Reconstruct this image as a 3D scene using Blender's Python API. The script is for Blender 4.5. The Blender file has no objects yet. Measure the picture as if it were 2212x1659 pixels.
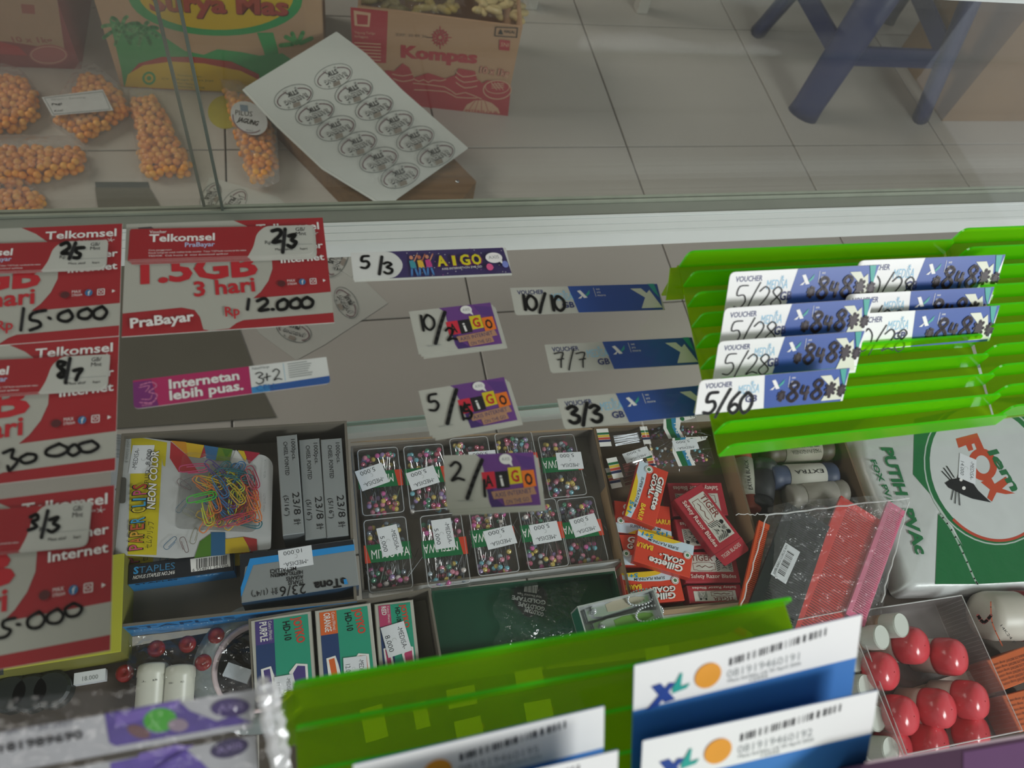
import bpy, math, random
from mathutils import Vector, Matrix
random.seed(7)
S = bpy.context.scene
COL = S.collection
# ------------------------------------------------------------------ camera
F = 1672.69; CAMH = 1.09217
XA = Vector((0.9664722, -0.08142704, 0.24351821))   # world X/Y/Z seen from the camera (right, down, forward)
YA = Vector((-0.19083562, -0.86230737, 0.46904986))
ZA = Vector((0.1717942, -0.4997956, -0.84893528))
cam = bpy.data.objects.new('camera', bpy.data.cameras.new('camera'))
COL.objects.link(cam)
rm = Matrix(((XA.x, -XA.y, -XA.z), (YA.x, -YA.y, -YA.z), (ZA.x, -ZA.y, -ZA.z)))
cam.matrix_world = Matrix.Translation((0, 0, CAMH)) @ rm.to_4x4()
cam.data.sensor_width = 36; cam.data.lens = F / 2212 * 36
cam.data.clip_start = .01
cam.data.dof.use_dof = True; cam.data.dof.focus_distance = .64; cam.data.dof.aperture_fstop = 11
S.camera = cam
# ------------------------------------------------------------------ light
S.view_settings.view_transform = 'Standard'; S.view_settings.look = 'None'
S.view_settings.gamma = 1; S.view_settings.use_curve_mapping = False
S.view_settings.exposure = 0.1
w = bpy.data.worlds.new('daylight'); S.world = w; w.use_nodes = True
w.node_tree.nodes['Background'].inputs[0].default_value = (.93, .97, 1, 1)
w.node_tree.nodes['Background'].inputs[1].default_value = .36
def area(name, loc, tgt, size, power, color=(1, 1, 1), sy=None):
    l = bpy.data.lights.new(name, 'AREA'); l.energy = power; l.color = color
    l.shape = 'RECTANGLE'; l.size = size; l.size_y = sy or size
    o = bpy.data.objects.new(name, l); COL.objects.link(o); o.location = loc
    o.rotation_euler = (Vector(tgt) - Vector(loc)).to_track_quat('-Z', 'Y').to_euler()
    return o
area('shopfront_daylight', (1.5, -1.25, 1.75), (.55, .05, .5), .8, 36, (.97, .99, 1), .5)
area('ceiling_tube', (-.7, -.3, 2.7), (-.3, .8, 0), 1.2, 4, (1, .97, .92), .3)
l = area('back_floor_fill', (-2.6, 2.1, 2.1), (.4, 1.5, 0), 1.8, 11, (1, .95, .9), 1.2); l.data.spread = math.radians(80)  # added fill that brightens the floor behind the counter, no real lamp
S.cycles.max_bounces = 14; S.cycles.transparent_max_bounces = 40
S.cycles.use_denoising = True
# ------------------------------------------------------------------ materials
def lin(h):
    r = [int(h[i:i + 2], 16) / 255 for i in (0, 2, 4)]
    return [c / 12.92 if c < .04 else ((c + .055) / 1.055) ** 2.4 for c in r]
MC = {}
def mk(h, rough=.5, metal=0, var=.08, scale=60, bump=0, spec=.5, sub=0, emi=0):
    key = (h, rough, metal, var, scale, bump, spec, sub)
    if key in MC: return MC[key]
    m = bpy.data.materials.new('mat_' + h); m.use_nodes = True
    nt = m.node_tree; b = nt.nodes['Principled BSDF']; c = lin(h)
    tc = nt.nodes.new('ShaderNodeTexCoord'); nz = nt.nodes.new('ShaderNodeTexNoise')
    nz.inputs['Scale'].default_value = scale; nz.inputs['Detail'].default_value = 4
    nt.links.new(tc.outputs['Object'], nz.inputs['Vector'])
    mx = nt.nodes.new('ShaderNodeMix'); mx.data_type = 'RGBA'
    mx.inputs['A'].default_value = [x * (1 - var) for x in c] + [1]
    mx.inputs['B'].default_value = [min(1, x * (1 + var)) for x in c] + [1]
    nt.links.new(nz.outputs['Fac'], mx.inputs['Factor']); nt.links.new(mx.outputs['Result'], b.inputs['Base Color'])
    b.inputs['Roughness'].default_value = rough; b.inputs['Metallic'].default_value = metal
    b.inputs['Specular IOR Level'].default_value = spec
    if bump:
        bp = nt.nodes.new('ShaderNodeBump'); bp.inputs['Strength'].default_value = bump; bp.inputs['Distance'].default_value = .002
        nt.links.new(nz.outputs['Fac'], bp.inputs['Height']); nt.links.new(bp.outputs['Normal'], b.inputs['Normal'])
    MC[key] = m
    return m
def clear(name, col=(.97, .98, .97), haze=.03, hcol=(.8, .8, .8), rough=.04, ior=1.4, bump=0, scale=40, trans=0, tcol=None, glosscol=(1, 1, 1)):
    """thin see-through sheet: fresnel gloss over a tinted, slightly milky film"""
    if name in MC: return MC[name]
    m = bpy.data.materials.new(name); m.use_nodes = True; nt = m.node_tree; nt.nodes.clear()
    N = nt.nodes.new; L = nt.links.new
    out = N('ShaderNodeOutputMaterial'); tr = N('ShaderNodeBsdfTransparent'); tr.inputs[0].default_value = (*col, 1)
    gl = N('ShaderNodeBsdfGlossy'); gl.inputs['Roughness'].default_value = rough; gl.inputs['Color'].default_value = (*glosscol, 1)
    df = N('ShaderNodeBsdfDiffuse'); df.inputs[0].default_value = (*hcol, 1)
    m1 = N('ShaderNodeMixShader'); m1.inputs[0].default_value = haze; L(tr.outputs[0], m1.inputs[1])
    if trans:
        tl = N('ShaderNodeBsdfTranslucent'); tl.inputs[0].default_value = (*(tcol or hcol), 1)
        m3 = N('ShaderNodeMixShader'); m3.inputs[0].default_value = trans
        L(df.outputs[0], m3.inputs[1]); L(tl.outputs[0], m3.inputs[2]); L(m3.outputs[0], m1.inputs[2])
    else: L(df.outputs[0], m1.inputs[2])
    fr = N('ShaderNodeFresnel'); ge = N('ShaderNodeNewGeometry'); mi = N('ShaderNodeMix'); L(ge.outputs['Backfacing'], mi.inputs['Factor'])
    mi.inputs['A'].default_value = ior; mi.inputs['B'].default_value = 1 / ior; L(mi.outputs['Result'], fr.inputs['IOR'])   # both faces of a thin sheet reflect alike
    m2 = N('ShaderNodeMixShader'); L(fr.outputs[0], m2.inputs[0]); L(m1.outputs[0], m2.inputs[1]); L(gl.outputs[0], m2.inputs[2])
    if bump:
        tc = N('ShaderNodeTexCoord'); nz = N('ShaderNodeTexNoise'); nz.inputs['Scale'].default_value = scale; nz.inputs['Detail'].default_value = 3
        L(tc.outputs['Object'], nz.inputs['Vector']); bp = N('ShaderNodeBump'); bp.inputs['Strength'].default_value = bump; bp.inputs['Distance'].default_value = .01
        L(nz.outputs['Fac'], bp.inputs['Height']); L(bp.outputs['Normal'], gl.inputs['Normal']); L(bp.outputs['Normal'], fr.inputs['Normal'])
    L(m2.outputs[0], out.inputs[0]); MC[name] = m
    return m
WHITE = mk('e9e9e6', .45, var=.03); PAPER = mk('d9d9d2', .6, var=.03); BLACK = mk('101012', .4); INK = mk('17171b', .35)
RED = mk('c0202c', .4, var=.05); DKBLUE = mk('27408f', .4); GREY = mk('8d9291', .5); STICK = mk('dfe2e6', .55, var=.02)
KRAFT = mk('a58a68', .8, var=.12, scale=25); KRAFTD = mk('66543e', .85, var=.15, scale=25); GBOARD = mk('6d675c', .85, var=.1, scale=30)  # the two dark boards hold the inner shade of open boxes in their colour
ALU = mk('eef1ef', .4, .0, var=.03); STEEL = mk('c9ccd0', .18, 1, var=.05)
GLASS = clear('glass_pane', (.965, .975, .968), .006, (.75, .78, .74), .02, 1.36)
GEDGE = clear('glass_edge', (.5, .68, .6), .45, (.45, .55, .5), .1, 1.5)
DOORG = clear('door_pane', (.96, .97, .955), .01, (.6, .58, .52), .03, 1.35)
FILM2 = clear('wrap_film', (.97, .97, .97), .07, (.9, .9, .9), .1, 1.35, bump=.8, scale=90)
VEILG = clear('veiled_pane', (.93, .93, .9), .06, (.6, .55, .5), .05, 1.35)  # extra milkiness stands in for the bright veil of overlapping panes
CLR = clear('clear_plastic', (.975, .975, .975), .008, (.85, .85, .85), .06, 1.45)
FILM = clear('clear_film', (.985, .985, .985), .012, (.8, .8, .8), .08, 1.45, bump=.7, scale=55)
LIME = clear('lime_acrylic', (.60, .72, .03), .42, (.40, .72, .01), .08, 1.4, trans=.6, tcol=(.7, 1, .02))
LIPM = clear('lime_lip', (.62, .9, .06), .5, (.26, .80, .02), .12, 1.3, trans=.6, tcol=(.42, 1, .03))
LIMEE = clear('lime_acrylic_edge', (.4, .95, .1), .75, (.12, .75, .02), .15, 1.45, trans=.5, tcol=(.2, 1, .03))  # brighter green puts the glow of light along the edges into the colour
# ------------------------------------------------------------------ geometry helpers
def ray(x, y):
    c = Vector((x - 1106, y - 829.5, F))
    return Vector((XA.dot(c), YA.dot(c), ZA.dot(c)))
O = Vector((0, 0, CAMH))
class Pl:
    """a real plane of the place; at() gives the point of it seen at a photo position"""
    def __init__(s, p, n=(0, 0, 1)): s.p = Vector(p); s.n = Vector(n).normalized()
    def at(s, x, y):
        d = ray(x, y); return O + d * ((s.p - O).dot(s.n) / d.dot(s.n))
def Z(z): return Pl((0, 0, z))
class Card:
    """flat thing with its own coordinates: unit = its width, x right, y down from the top left corner"""
    def __init__(s, tl, x, y, n=None):
        s.tl = Vector(tl); s.x = Vector(x); s.y = Vector(y).normalized() * s.x.length
        s.n = s.x.cross(-s.y).normalized()
    def at(s, x, y): return s.tl + s.x * x + s.y * y
def rect(pl, q):
    """true rectangle on a plane nearest to four traced corners -> Card, width, height"""
    a, b, c, d = [pl.at(*p) for p in q]
    u = ((b - a) + (c - d)) / 2; W = u.length; u.normalize()
    v = pl.n.cross(u); v = -v; H = (((d - a) + (c - b)) / 2).dot(v)
    ctr = (a + b + c + d) / 4
    return Card(ctr - u * W / 2 - v * H / 2, u * W, v), W, H
WL = {}
def loc_of(p):
    return WL.get(p.name, Vector((0, 0, 0))) if p else Vector((0, 0, 0))
def mesh(name, V, Fc, mats, fm=None, parent=None, smooth=False):
    me = bpy.data.meshes.new(name); off = loc_of(parent)
    me.from_pydata([tuple(Vector(v) - off) for v in V], [], Fc)
    if not isinstance(mats, (list, tuple)): mats = [mats]
    for m in mats: me.materials.append(m)
    if fm: me.polygons.foreach_set('material_index', fm)
    if smooth: me.polygons.foreach_set('use_smooth', [True] * len(me.polygons))
    me.update(); o = bpy.data.objects.new(name, me); COL.objects.link(o)
    if parent: o.parent = parent; WL[o.name] = off
    return o
def tag(o, label=None, cat=None, group=None, kind=None):
    for k, v in (('label', label), ('category', cat), ('group', group), ('kind', kind)):
        if v: o[k] = v
    return o
def thing(name, label, cat, loc, group=None):
    o = bpy.data.objects.new(name, None); COL.objects.link(o); o.location = loc; o.empty_display_size = .01
    WL[o.name] = Vector(loc); return tag(o, label, cat, group)
class MB:
    """collects primitive shapes into one mesh"""
    def __init__(s): s.V = []; s.F = []; s.M = []; s.mats = []
    def mi(s, m):
        if m not in s.mats: s.mats.append(m)
        return s.mats.index(m)
    def add(s, V, Fc, m):
        b = len(s.V); k = s.mi(m); s.V += [Vector(v) for v in V]
        for f in Fc: s.F.append([i + b for i in f]); s.M.append(k)
    def build(s, name, parent=None, smooth=False, at=None):
        if at is not None:
            s.V = [v + Vector(at) for v in s.V]
        return mesh(name, s.V, s.F, s.mats, s.M, parent, smooth)
    def hexa(s, lo, hi, m):      # two matching rings of points, lower and upper
        n = len(lo)
        s.add(list(lo) + list(hi), [list(range(n))[::-1], list(range(n, 2 * n))] + [[i, (i + 1) % n, n + (i + 1) % n, n + i] for i in range(n)], m)
    def box(s, x0, x1, y0, y1, z0, z1, m):
        s.hexa([(x0, y0, z0), (x1, y0, z0), (x1, y1, z0), (x0, y1, z0)], [(x0, y0, z1), (x1, y0, z1), (x1, y1, z1), (x0, y1, z1)], m)
    def bevbox(s, x0, x1, y0, y1, z0, z1, m, b=.002, n=3):   # rounded upright corners + softened rims
        def ring(i, z, r):
            o = []
            for cx, cy, a0 in ((x1 - b, y1 - b, 0), (x0 + b, y1 - b, 90), (x0 + b, y0 + b, 180), (x1 - b, y0 + b, 270)):
                for k in range(n + 1):
                    a = math.radians(a0 + 90 * k / n); o.append((cx + (b - i) * math.cos(a), cy + (b - i) * math.sin(a), z))
            return o
        e = b * .35; R = [ring(e, z0, 0), ring(0, z0 + e, 0), ring(0, z1 - e, 0), ring(e, z1, 0)]
        s.loft(R, m)
    def loft(s, R, m, caps=True, closed=True):
        n = len(R[0]); V = [p for r in R for p in r]; Fc = []
        for j in range(len(R) - 1):
            for i in range(n if closed else n - 1):
                Fc.append([j * n + i, j * n + (i + 1) % n, (j + 1) * n + (i + 1) % n, (j + 1) * n + i])
        if caps: Fc += [list(range(n))[::-1], [(len(R) - 1) * n + i for i in range(n)]]
        s.add(V, Fc, m)
    def tube(s, pts, r, m, n=6, caps=True, rs=None):
        pts = [Vector(p) for p in pts]; R = []
        up = Vector((0, 0, 1)); 
        for i, p in enumerate(pts):
            t = (pts[min(i + 1, len(pts) - 1)] - pts[max(i - 1, 0)])
            if t.length < 1e-9: t = Vector((0, 0, 1))
            t.normalize(); a = t.cross(up)
            if a.length < .05: a = t.cross(Vector((0, 1, 0)))
            a.normalize(); b = t.cross(a); q = rs[i] if rs else r
            R.append([p + a * q * math.cos(2 * math.pi * k / n) + b * q * math.sin(2 * math.pi * k / n) for k in range(n)])
        s.loft(R, m, caps)
    def lathe(s, c, ax, prof, m, n=20):   # prof = [(along, radius)]
        c = Vector(c); ax = Vector(ax).normalized(); a = ax.cross(Vector((.3, .9, .1))).normalized(); b = ax.cross(a)
        s.loft([[c + ax * h + a * max(r, 1e-5) * math.cos(2 * math.pi * k / n) + b * max(r, 1e-5) * math.sin(2 * math.pi * k / n) for k in range(n)] for h, r in prof], m)
    def ball(s, c, r, m, n=8, k=6, sc=(1, 1, 1)):
        R = []
        for j in range(1, k):
            t = math.pi * j / k
            R.append([Vector(c) + Vector((r * sc[0] * math.sin(t) * math.cos(2 * math.pi * i / n), r * sc[1] * math.sin(t) * math.sin(2 * math.pi * i / n), -r * sc[2] * math.cos(t))) for i in range(n)])
        s.loft(R, m)
def rpoly(q, r, n=4):
    """outline with rounded corners"""
    out = []; k = len(q); r = r if isinstance(r, (list, tuple)) else [r] * k
    for i in range(k):
        p = Vector(q[i]); a = Vector(q[i - 1]) - p; b = Vector(q[(i + 1) % k]) - p
        if r[i] <= 0: out.append(p); continue
        d = min(r[i], a.length / 2, b.length / 2); A = p + a.normalized() * d; B = p + b.normalized() * d
        for j in range(n + 1):
            t = j / n; out.append(A * (1 - t) ** 2 + p * 2 * t * (1 - t) + B * t * t)
    return out
def slab(name, pts, n, t, m, parent, side=None):
    """solid sheet under a traced outline (3-D points), thickness t against n"""
    b = MB(); n = Vector(n); lo = [Vector(p) - n * t for p in pts]; b.hexa(lo, [Vector(p) for p in pts], m)
    if side:
        k = b.mi(side)
        for i in range(2, len(b.F)): b.M[i] = k
        b.M[0] = k
    return b.build(name, parent)
TC = {}
def glyphs(s, bold):
    k = (s, bold)
    if k in TC: return TC[k]
    c = bpy.data.curves.new('t', 'FONT'); c.body = s; c.resolution_u = 2; c.offset = bold; c.fill_mode = 'FRONT'
    o = bpy.data.objects.new('t', c); COL.objects.link(o)
    bpy.context.view_layer.update()
    me = bpy.data.meshes.new_from_object(o.evaluated_get(bpy.context.evaluated_depsgraph_get()))
    V = [(v.co.x, v.co.y) for v in me.vertices]; Fc = [list(p.vertices) for p in me.polygons]
    bpy.data.objects.remove(o); bpy.data.curves.remove(c); bpy.data.meshes.remove(me)
    x0 = min([v[0] for v in V] or [0]); x1 = max([v[0] for v in V] or [1])
    TC[k] = (V, Fc, x0, x1); return TC[k]
class Pr:
    """flat print on a plane or card: everything in the coordinates of its surface"""
    dz = 4e-5
    def __init__(s, pl, lift=1.5e-4): s.pl = pl; s.b = MB(); s.l = lift; s.k = 1.0
    def up(s): s.l += s.dz; return s.pl.n * s.l
    def poly(s, pts, m):
        o = s.up(); s.b.add([s.pl.at(*p) + o for p in pts], [list(range(len(pts)))], m); return s
    def rc(s, x, y, w, h, m): return s.poly([(x, y), (x, y + h), (x + w, y + h), (x + w, y)], m)
    def ell(s, cx, cy, rx, ry, m, rot=0, n=28):
        c, q = math.cos(math.radians(rot)), math.sin(math.radians(rot))
        return s.poly([(cx + rx * math.cos(t) * c - ry * math.sin(t) * q, cy + rx * math.cos(t) * q + ry * math.sin(t) * c) for t in [2 * math.pi * i / n for i in range(n)]], m)
    def ring(s, cx, cy, rx, ry, m, wd=1., rot=0, n=28, a0=0, a1=360):
        o = s.up(); c, q = math.cos(math.radians(rot)), math.sin(math.radians(rot)); V = []; Fc = []
        for i in range(n + 1):
            t = math.radians(a0 + (a1 - a0) * i / n)
            for d in (-wd / 2, wd / 2):
                X, Y = (rx + d) * math.cos(t), (ry + d) * math.sin(t)
                V.append(s.pl.at(cx + X * c - Y * q, cy + X * q + Y * c) + o)
        for i in range(n): Fc.append([2 * i, 2 * i + 1, 2 * i + 3, 2 * i + 2])
        s.b.add(V, Fc, m); return s
    def st(s, pts, wd, m, smooth=2, close=False):
        """pen stroke"""
        P = [Vector(p) for p in pts]
        if smooth and len(P) > 2:
            Q = []
            for i in range(len(P) - 1):
                a, b, c, d = P[max(i - 1, 0)], P[i], P[i + 1], P[min(i + 2, len(P) - 1)]
                for j in range(smooth + 1):
                    t = j / (smooth + 1); Q.append(.5 * ((2 * b) + (c - a) * t + (2 * a - 5 * b + 4 * c - d) * t * t + (3 * b - a - 3 * c + d) * t ** 3))
            Q.append(P[-1]); P = Q
        o = s.up(); V = []; Fc = []
        for i, p in enumerate(P):
            b = len(V); V += [s.pl.at(p.x + wd / 2 * math.cos(k * math.pi / 4), p.y + wd / 2 * math.sin(k * math.pi / 4)) + o for k in range(8)]; Fc.append(list(range(b, b + 8)))
            if i < len(P) - 1:
                q = P[i + 1]; d = q - p
                if d.length < 1e-9: continue
                nrm = Vector((-d.y, d.x)).normalized() * wd / 2; b = len(V)
                V += [s.pl.at(*x) + o for x in (p + nrm, q + nrm, q - nrm, p - nrm)]; Fc.append([b, b + 1, b + 2, b + 3])
        s.b.add(V, Fc, m); return s
    def t(s, txt, x0, y0, x1, y1, h, m, bold=0, sh=0, mono=False):
        """lettering along the baseline from (x0,y0) to (x1,y1), capital height h"""
        A, B = s.pl.at(x0, y0), s.pl.at(x1, y1); u = B - A; L = u.length
        sc = L / math.hypot(x1 - x0, y1 - y0); u.normalize(); v = s.pl.n.cross(u)
        ex = max(0, bold - .03)
        if ex:      # heavy lettering: the same letters set again a hair to each side
            for q in (-ex, ex): s.t(txt, x0 + (x1 - x0) * q * .7 / max(1, len(txt) * .6), y0 + (y1 - y0) * q * .7 / max(1, len(txt) * .6), x1 + (x1 - x0) * q * .7 / max(1, len(txt) * .6), y1 + (y1 - y0) * q * .7 / max(1, len(txt) * .6), h, m, .03, sh)
            bold = .03
        V, Fc, g0, g1 = glyphs(txt, bold); o = s.up(); kx = L / max(g1 - g0, .01); ky = h * sc / .73
        s.b.add([A + u * ((p[0] - g0) * kx + sh * p[1] * ky) + v * (p[1] * ky) + o for p in V], Fc, m); return s
    def bars(s, x0, y0, x1, y1, h, m, n=30, seed=1, sx=0, sy=-1):
        """bar code between two base points; (sx,sy) its upward direction"""
        r = random.Random(seed); o = s.up(); V = []; Fc = []; k = 0.
        ws = [r.choice((1, 1, 2, 3)) for _ in range(2 * n)]; tot = sum(ws)
        for i, w_ in enumerate(ws):
            if i % 2 == 0:
                b = len(V)
                for a, hh in ((k, 0), (k + w_, 0), (k + w_, h), (k, h)):
                    f = a / tot; V.append(s.pl.at(x0 + (x1 - x0) * f + sx * hh, y0 + (y1 - y0) * f + sy * hh) + o)
                Fc.append([b, b + 1, b + 2, b + 3])
            k += w_
        s.b.add(V, Fc, m); return s
    def build(s, parent, name='print', label=None):
        o = s.b.build(name, parent)
        if label: o['label'] = label
        return o
def cut(b, name='print'): pass
# ------------------------------------------------------------------ setting
def structure(o): o['kind'] = 'structure'; return o
TILE = .4; TX, TY = .671709, 1.548906
b = MB(); b.box(TX - 9 * TILE, TX + 7 * TILE, TY - 9 * TILE, TY + 4 * TILE, -.05, -.0035, mk('57524c', .9, scale=80))
floor = structure(b.build('floor')); WL['floor'] = Vector((0, 0, 0))
def tile_mesh():
    g = .0016; h = TILE / 2 - g; b = MB()
    b.hexa([(-h, -h, -.006), (h, -h, -.006), (h, h, -.006), (-h, h, -.006)], [(-h, -h, -.0006), (h, -h, -.0006), (h, h, -.0006), (-h, h, -.0006)], mk('b3ada5', .3, var=.03, scale=8))
    q = h - .0012; b.hexa([(-h, -h, -.0006), (h, -h, -.0006), (h, h, -.0006), (-h, h, -.0006)], [(-q, -q, 0), (q, -q, 0), (q, q, 0), (-q, q, 0)], b.mats[0])
    return b.build('tile', floor)
t0 = tile_mesh(); first = True
for i in range(-6, 6):
    for j in range(-3, 6):
        o = t0 if first else t0.copy()
        if not first: COL.objects.link(o); o.parent = floor
        first = False; o.location = (TX + (i + .5) * TILE, TY - (j + .5) * TILE, 0)
X0, X1 = TX - 9 * TILE, TX + 7 * TILE; Y1 = TY + 4 * TILE
for nm, args, h in (('wall_back', (X0, X1, Y1, Y1 + .1, 0, 2.9), '989389'), ('wall_left', (X0 - .1, X0, -1.2, Y1 + .1, 0, 2.9), 'c4bfb4'), ('ceiling', (X0 - .1, X1, -.6, Y1 + .1, 2.9, 2.96), 'a5a39c')):
    b = MB(); b.box(*args, mk(h, .8, var=.04, scale=4)); structure(b.build(nm))
b = MB(); b.box(X0, X1, Y1 - .015, Y1, 0, .1, mk('8f8a80', .4)); structure(b.build('baseboard_back'))
# ------------------------------------------------------------------ display counter
ZT = .745; ZS = .44
ctr = thing('display_counter', 'glass topped display counter with aluminium rail along its back edge', 'counter', (.3, .25, 0))
def cbox(nm, m, *a, label=None):
    b = MB(); b.box(*a, m); o = b.build(nm, ctr)
    if label: o['label'] = label
    return o
cbox('top_glass', GLASS, -1.05, 1.5, -.42, .612, .740, ZT)
cbox('glass_shelf', GLASS, -1.03, 1.48, -.30, .3335, ZS - .006, ZS)
cbox('shelf_edge', GEDGE, -1.03, 1.48, .3335, .3350, ZS - .006, ZS, label='pale aqua polished edge of the glass shelf')
cbox('shelf_bracket', ALU, -1.03, 1.48, .326, .333, ZS - .018, ZS - .0065)
# rear track: grooved aluminium rail, dusty channel and two sliding panes
b = MB(); y = .5465
for dy, z in ((.004, ZS), (.0010, ZS - .002), (.0095, ZS), (.0010, ZS - .002), (.0085, ZS), (.001, ZS - .002), (.0035, ZS + .001)):
    b.box(-1.05, 1.5, y, y + dy, ZS - .022, z, ALU); y += dy
o = b.build('rail', ctr); o['label'] = 'bright grooved aluminium rail'
cbox('track_channel', mk('8a8d82', .6, var=.12, scale=14), -1.05, 1.5, y, .5945, ZS - .022, ZS - .002, label='dusty grey green channel behind the rail')
b = MB()
for yy in (.5955, .6015): b.box(-1.05, 1.5, yy, yy + .003, ZS - .022, ZS + .001, mk('a3a899', .5, var=.2, scale=40))
b.build('track_lip', ctr)
xa = Z(ZS).at(441, 448).x; xb = Z(ZS).at(481, 447).x
for nm, a, c, yy, gm in (('sliding_pane', -1.04, xb, .596, VEILG), ('sliding_pane', xa, 1.49, .6022, DOORG)):
    b = MB(); b.box(a, c, yy, yy + .0045, ZS, .738, gm); p = b.build(nm, ctr)
    e = MB(); x = c if a < -1 else a
    e.box(x - .0012, x + .0012, yy - .0004, yy + .0049, ZS, .738, mk('5f685f', .4)); q = e.build('pane_edge', p)
b = MB(); b.box(-1.05, 1.5, .590, .612, .715, .7395, ALU); b.build('top_rail', ctr)
for x in (-1.05, 1.47):
    for yy in (-.42, .585):
        b = MB(); b.box(x, x + .03, yy, yy + .027, 0, .7395, ALU); b.build('post', ctr)
    b = MB(); b.box(x + .002, x + .028, -.39, .585, ZS - .03, ZS - .006, ALU); b.build('side_rail', ctr)
# ------------------------------------------------------------------ hand lettering
DG = {'0': [[(.5, 0), (.12, .3), (.1, .7), (.4, 1), (.8, .75), (.85, .3), (.5, 0), (.3, .1)]], '1': [[(.45, 0), (.4, .5), (.38, 1)]],
 '2': [[(.1, .2), (.45, 0), (.75, .2), (.6, .5), (.1, .95), (.5, .85), (.9, .95)]], '3': [[(.1, .12), (.5, 0), (.8, .2), (.35, .45), (.8, .62), (.7, .92), (.3, 1), (.05, .85)]],
 '4': [[(.2, 0), (.1, .5), (.8, .5)], [(.7, .1), (.6, 1)]], '5': [[(.85, 0), (.3, .03), (.2, .42), (.65, .42), (.8, .7), (.5, .98), (.08, .92)]],
 '7': [[(.1, .1), (.8, .05), (.55, .5), (.4, 1)], [(.25, .5), (.75, .45)]], '8': [[(.5, .45), (.2, .2), (.5, 0), (.8, .2), (.5, .48), (.15, .75), (.5, 1), (.85, .75), (.5, .45)]],
 '6': [[(.7, 0), (.25, .4), (.15, .8), (.5, 1), (.8, .75), (.5, .55), (.2, .7)]], '/': [[(.85, -.15), (.45, .5), (.1, 1.15)]], '.': [[(.4, .95), (.45, .95)]],
 '+': [[(.1, .5), (.9, .45)], [(.5, .15), (.48, .85)]], '*': [[(.15, .25), (.85, .75)], [(.2, .8), (.8, .2)], [(.5, .1), (.5, .95)], [(.1, .5), (.9, .5)]]}
def hand(p, s, x, y, h, wd, m, adv=.75, drop=0, slant=0, rise=0):
    for i, c in enumerate(s):
        for k in DG.get(c, []): p.st([(x + a * h * .72 - slant * q * h, y + q * h + rise * (x) * 0) for a, q in k], wd, m)
        x += adv * h * (.55 if c in '1.' else 1); y += drop
    return p
BD, LB, TEAL, CREAM, PURP = mk('2b4f9b', .35), mk('8cc3df', .5), mk('2d9c8f', .4), mk('d6d8c4', .45), mk('6d3d88', .4)
NAVY = mk('232e66', .4)
ORNG, YEL, GRN, PINK, MAG = mk('e8792a', .4), mk('e6cf2a', .4), mk('1c6b3d', .4), mk('e0305f', .4), mk('b5306e', .4)
TXTW = mk('eceae6', .45)
# ------------------------------------------------------------------ red price cards under the glass
def price_card(tr, br, z, label, strokes, big, n, col=True):
    pl = Z(z); TR, BR = pl.at(*tr), pl.at(*br); yv = (BR - TR); xv = Vector((-yv.y, yv.x, 0)).normalized() * .1055
    c = Card(TR - xv, xv, yv); H = yv.length / .1055; H = .705
    t = thing('price_card', label, 'card', c.at(.5, .35) - Vector((0, 0, .0006)), 'red and white price cards under the glass')
    slab('card', [c.at(0, 0), c.at(0, H), c.at(1, H), c.at(1, 0)], c.n, .0006, mk('a3222a', .4, var=.05), t, PAPER)
    p = Pr(c)
    p.poly([(0, 0), (.53, 0), (.6, .045), (.655, .10), (.69, .16), (.715, .24), (.715, .34), (.69, .42), (.65, .485), (.61, .525), (1, .512), (1, .645), (.56, .655), (.525, .67), (.49, .70), (.4, .705), (.37, .695), (.355, .62), (.33, .575), (.27, .555), (0, .57)], mk('b1b0a5', .5, var=.03))
    p.t('Telkomsel', .645, .085, .975, .083, .052, TXTW, .02); p.t('by Telkomindonesia', .80, .112, .93, .112, .012, TXTW)
    for a in range(5): p.st([(.95, .112), (.95 + .016 * math.cos(a * 1.2), .108 + .014 * math.sin(a * 1.2))], .003, TXTW, 0)
    if col:
        p.poly([(.055, .03), (.12, .025), (.15, .055), (.09, .07)], mk('4d4f52', .4)); p.t('SOLUSI', .155, .088, .40, .088, .038, INK, .01)
    p.t(big[0], .08, .395, .64, .38, .15, RED, .05); p.t(big[1], .33, .495, .625, .482, .095, RED, .025)
    p.t('Voucher', .75, .225, .985, .22, .045, TXTW, .02); p.t('Internet', .76, .31, .985, .302, .045, TXTW, .02)
    p.ell(.755, .445, .02, .02, mk('55191d', .5)); p.t('MAX', .785, .438, .825, .438, .018, TXTW); p.t('STREAM', .785, .458, .83, .458, .014, TXTW)
    p.ell(.86, .442, .017, .02, mk('2c6f9e', .4)); p.t('f', .855, .458, .868, .458, .03, TXTW)
    for k in ((.9, .425, .93, .46),): p.st([(k[0], k[1]), (k[2], k[1]), (k[2], k[3]), (k[0], k[3]), (k[0], k[1])], .004, TXTW, 0); p.ring(.915, .442, .008, .008, TXTW, .003)
    p.poly([(.965, .432), (.965, .452), (.98, .442)], TXTW)
    p.t('Rp', .475, .632, .545, .628, .06, RED, .02); p.t('PraBayar', .04, .665, .33, .645, .058, TXTW, .03)
    p.build(t); q = Pr(Z(z), 1e-3 * .6)
    for s in strokes: q.st(s, 7, INK)
    q.build(t, 'handwriting'); return t
z = .7372
price_card((264, 483), (257, 727), z, 'red and white price card reading 15.000, top left under the glass',
  [[(52, 668), (46, 715)], [(100, 672), (72, 678), (66, 692), (84, 696), (88, 706), (66, 715)], [(106, 688), (110, 690)],
   [(150, 672), (130, 680), (128, 692), (146, 696), (158, 686), (150, 672)], [(190, 668), (172, 676), (172, 688), (190, 690), (200, 678), (190, 668)], [(222, 664), (204, 674), (206, 688), (222, 690), (232, 676), (222, 664)]], ('2.5GB', '5 hari'), 0, False)
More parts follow.
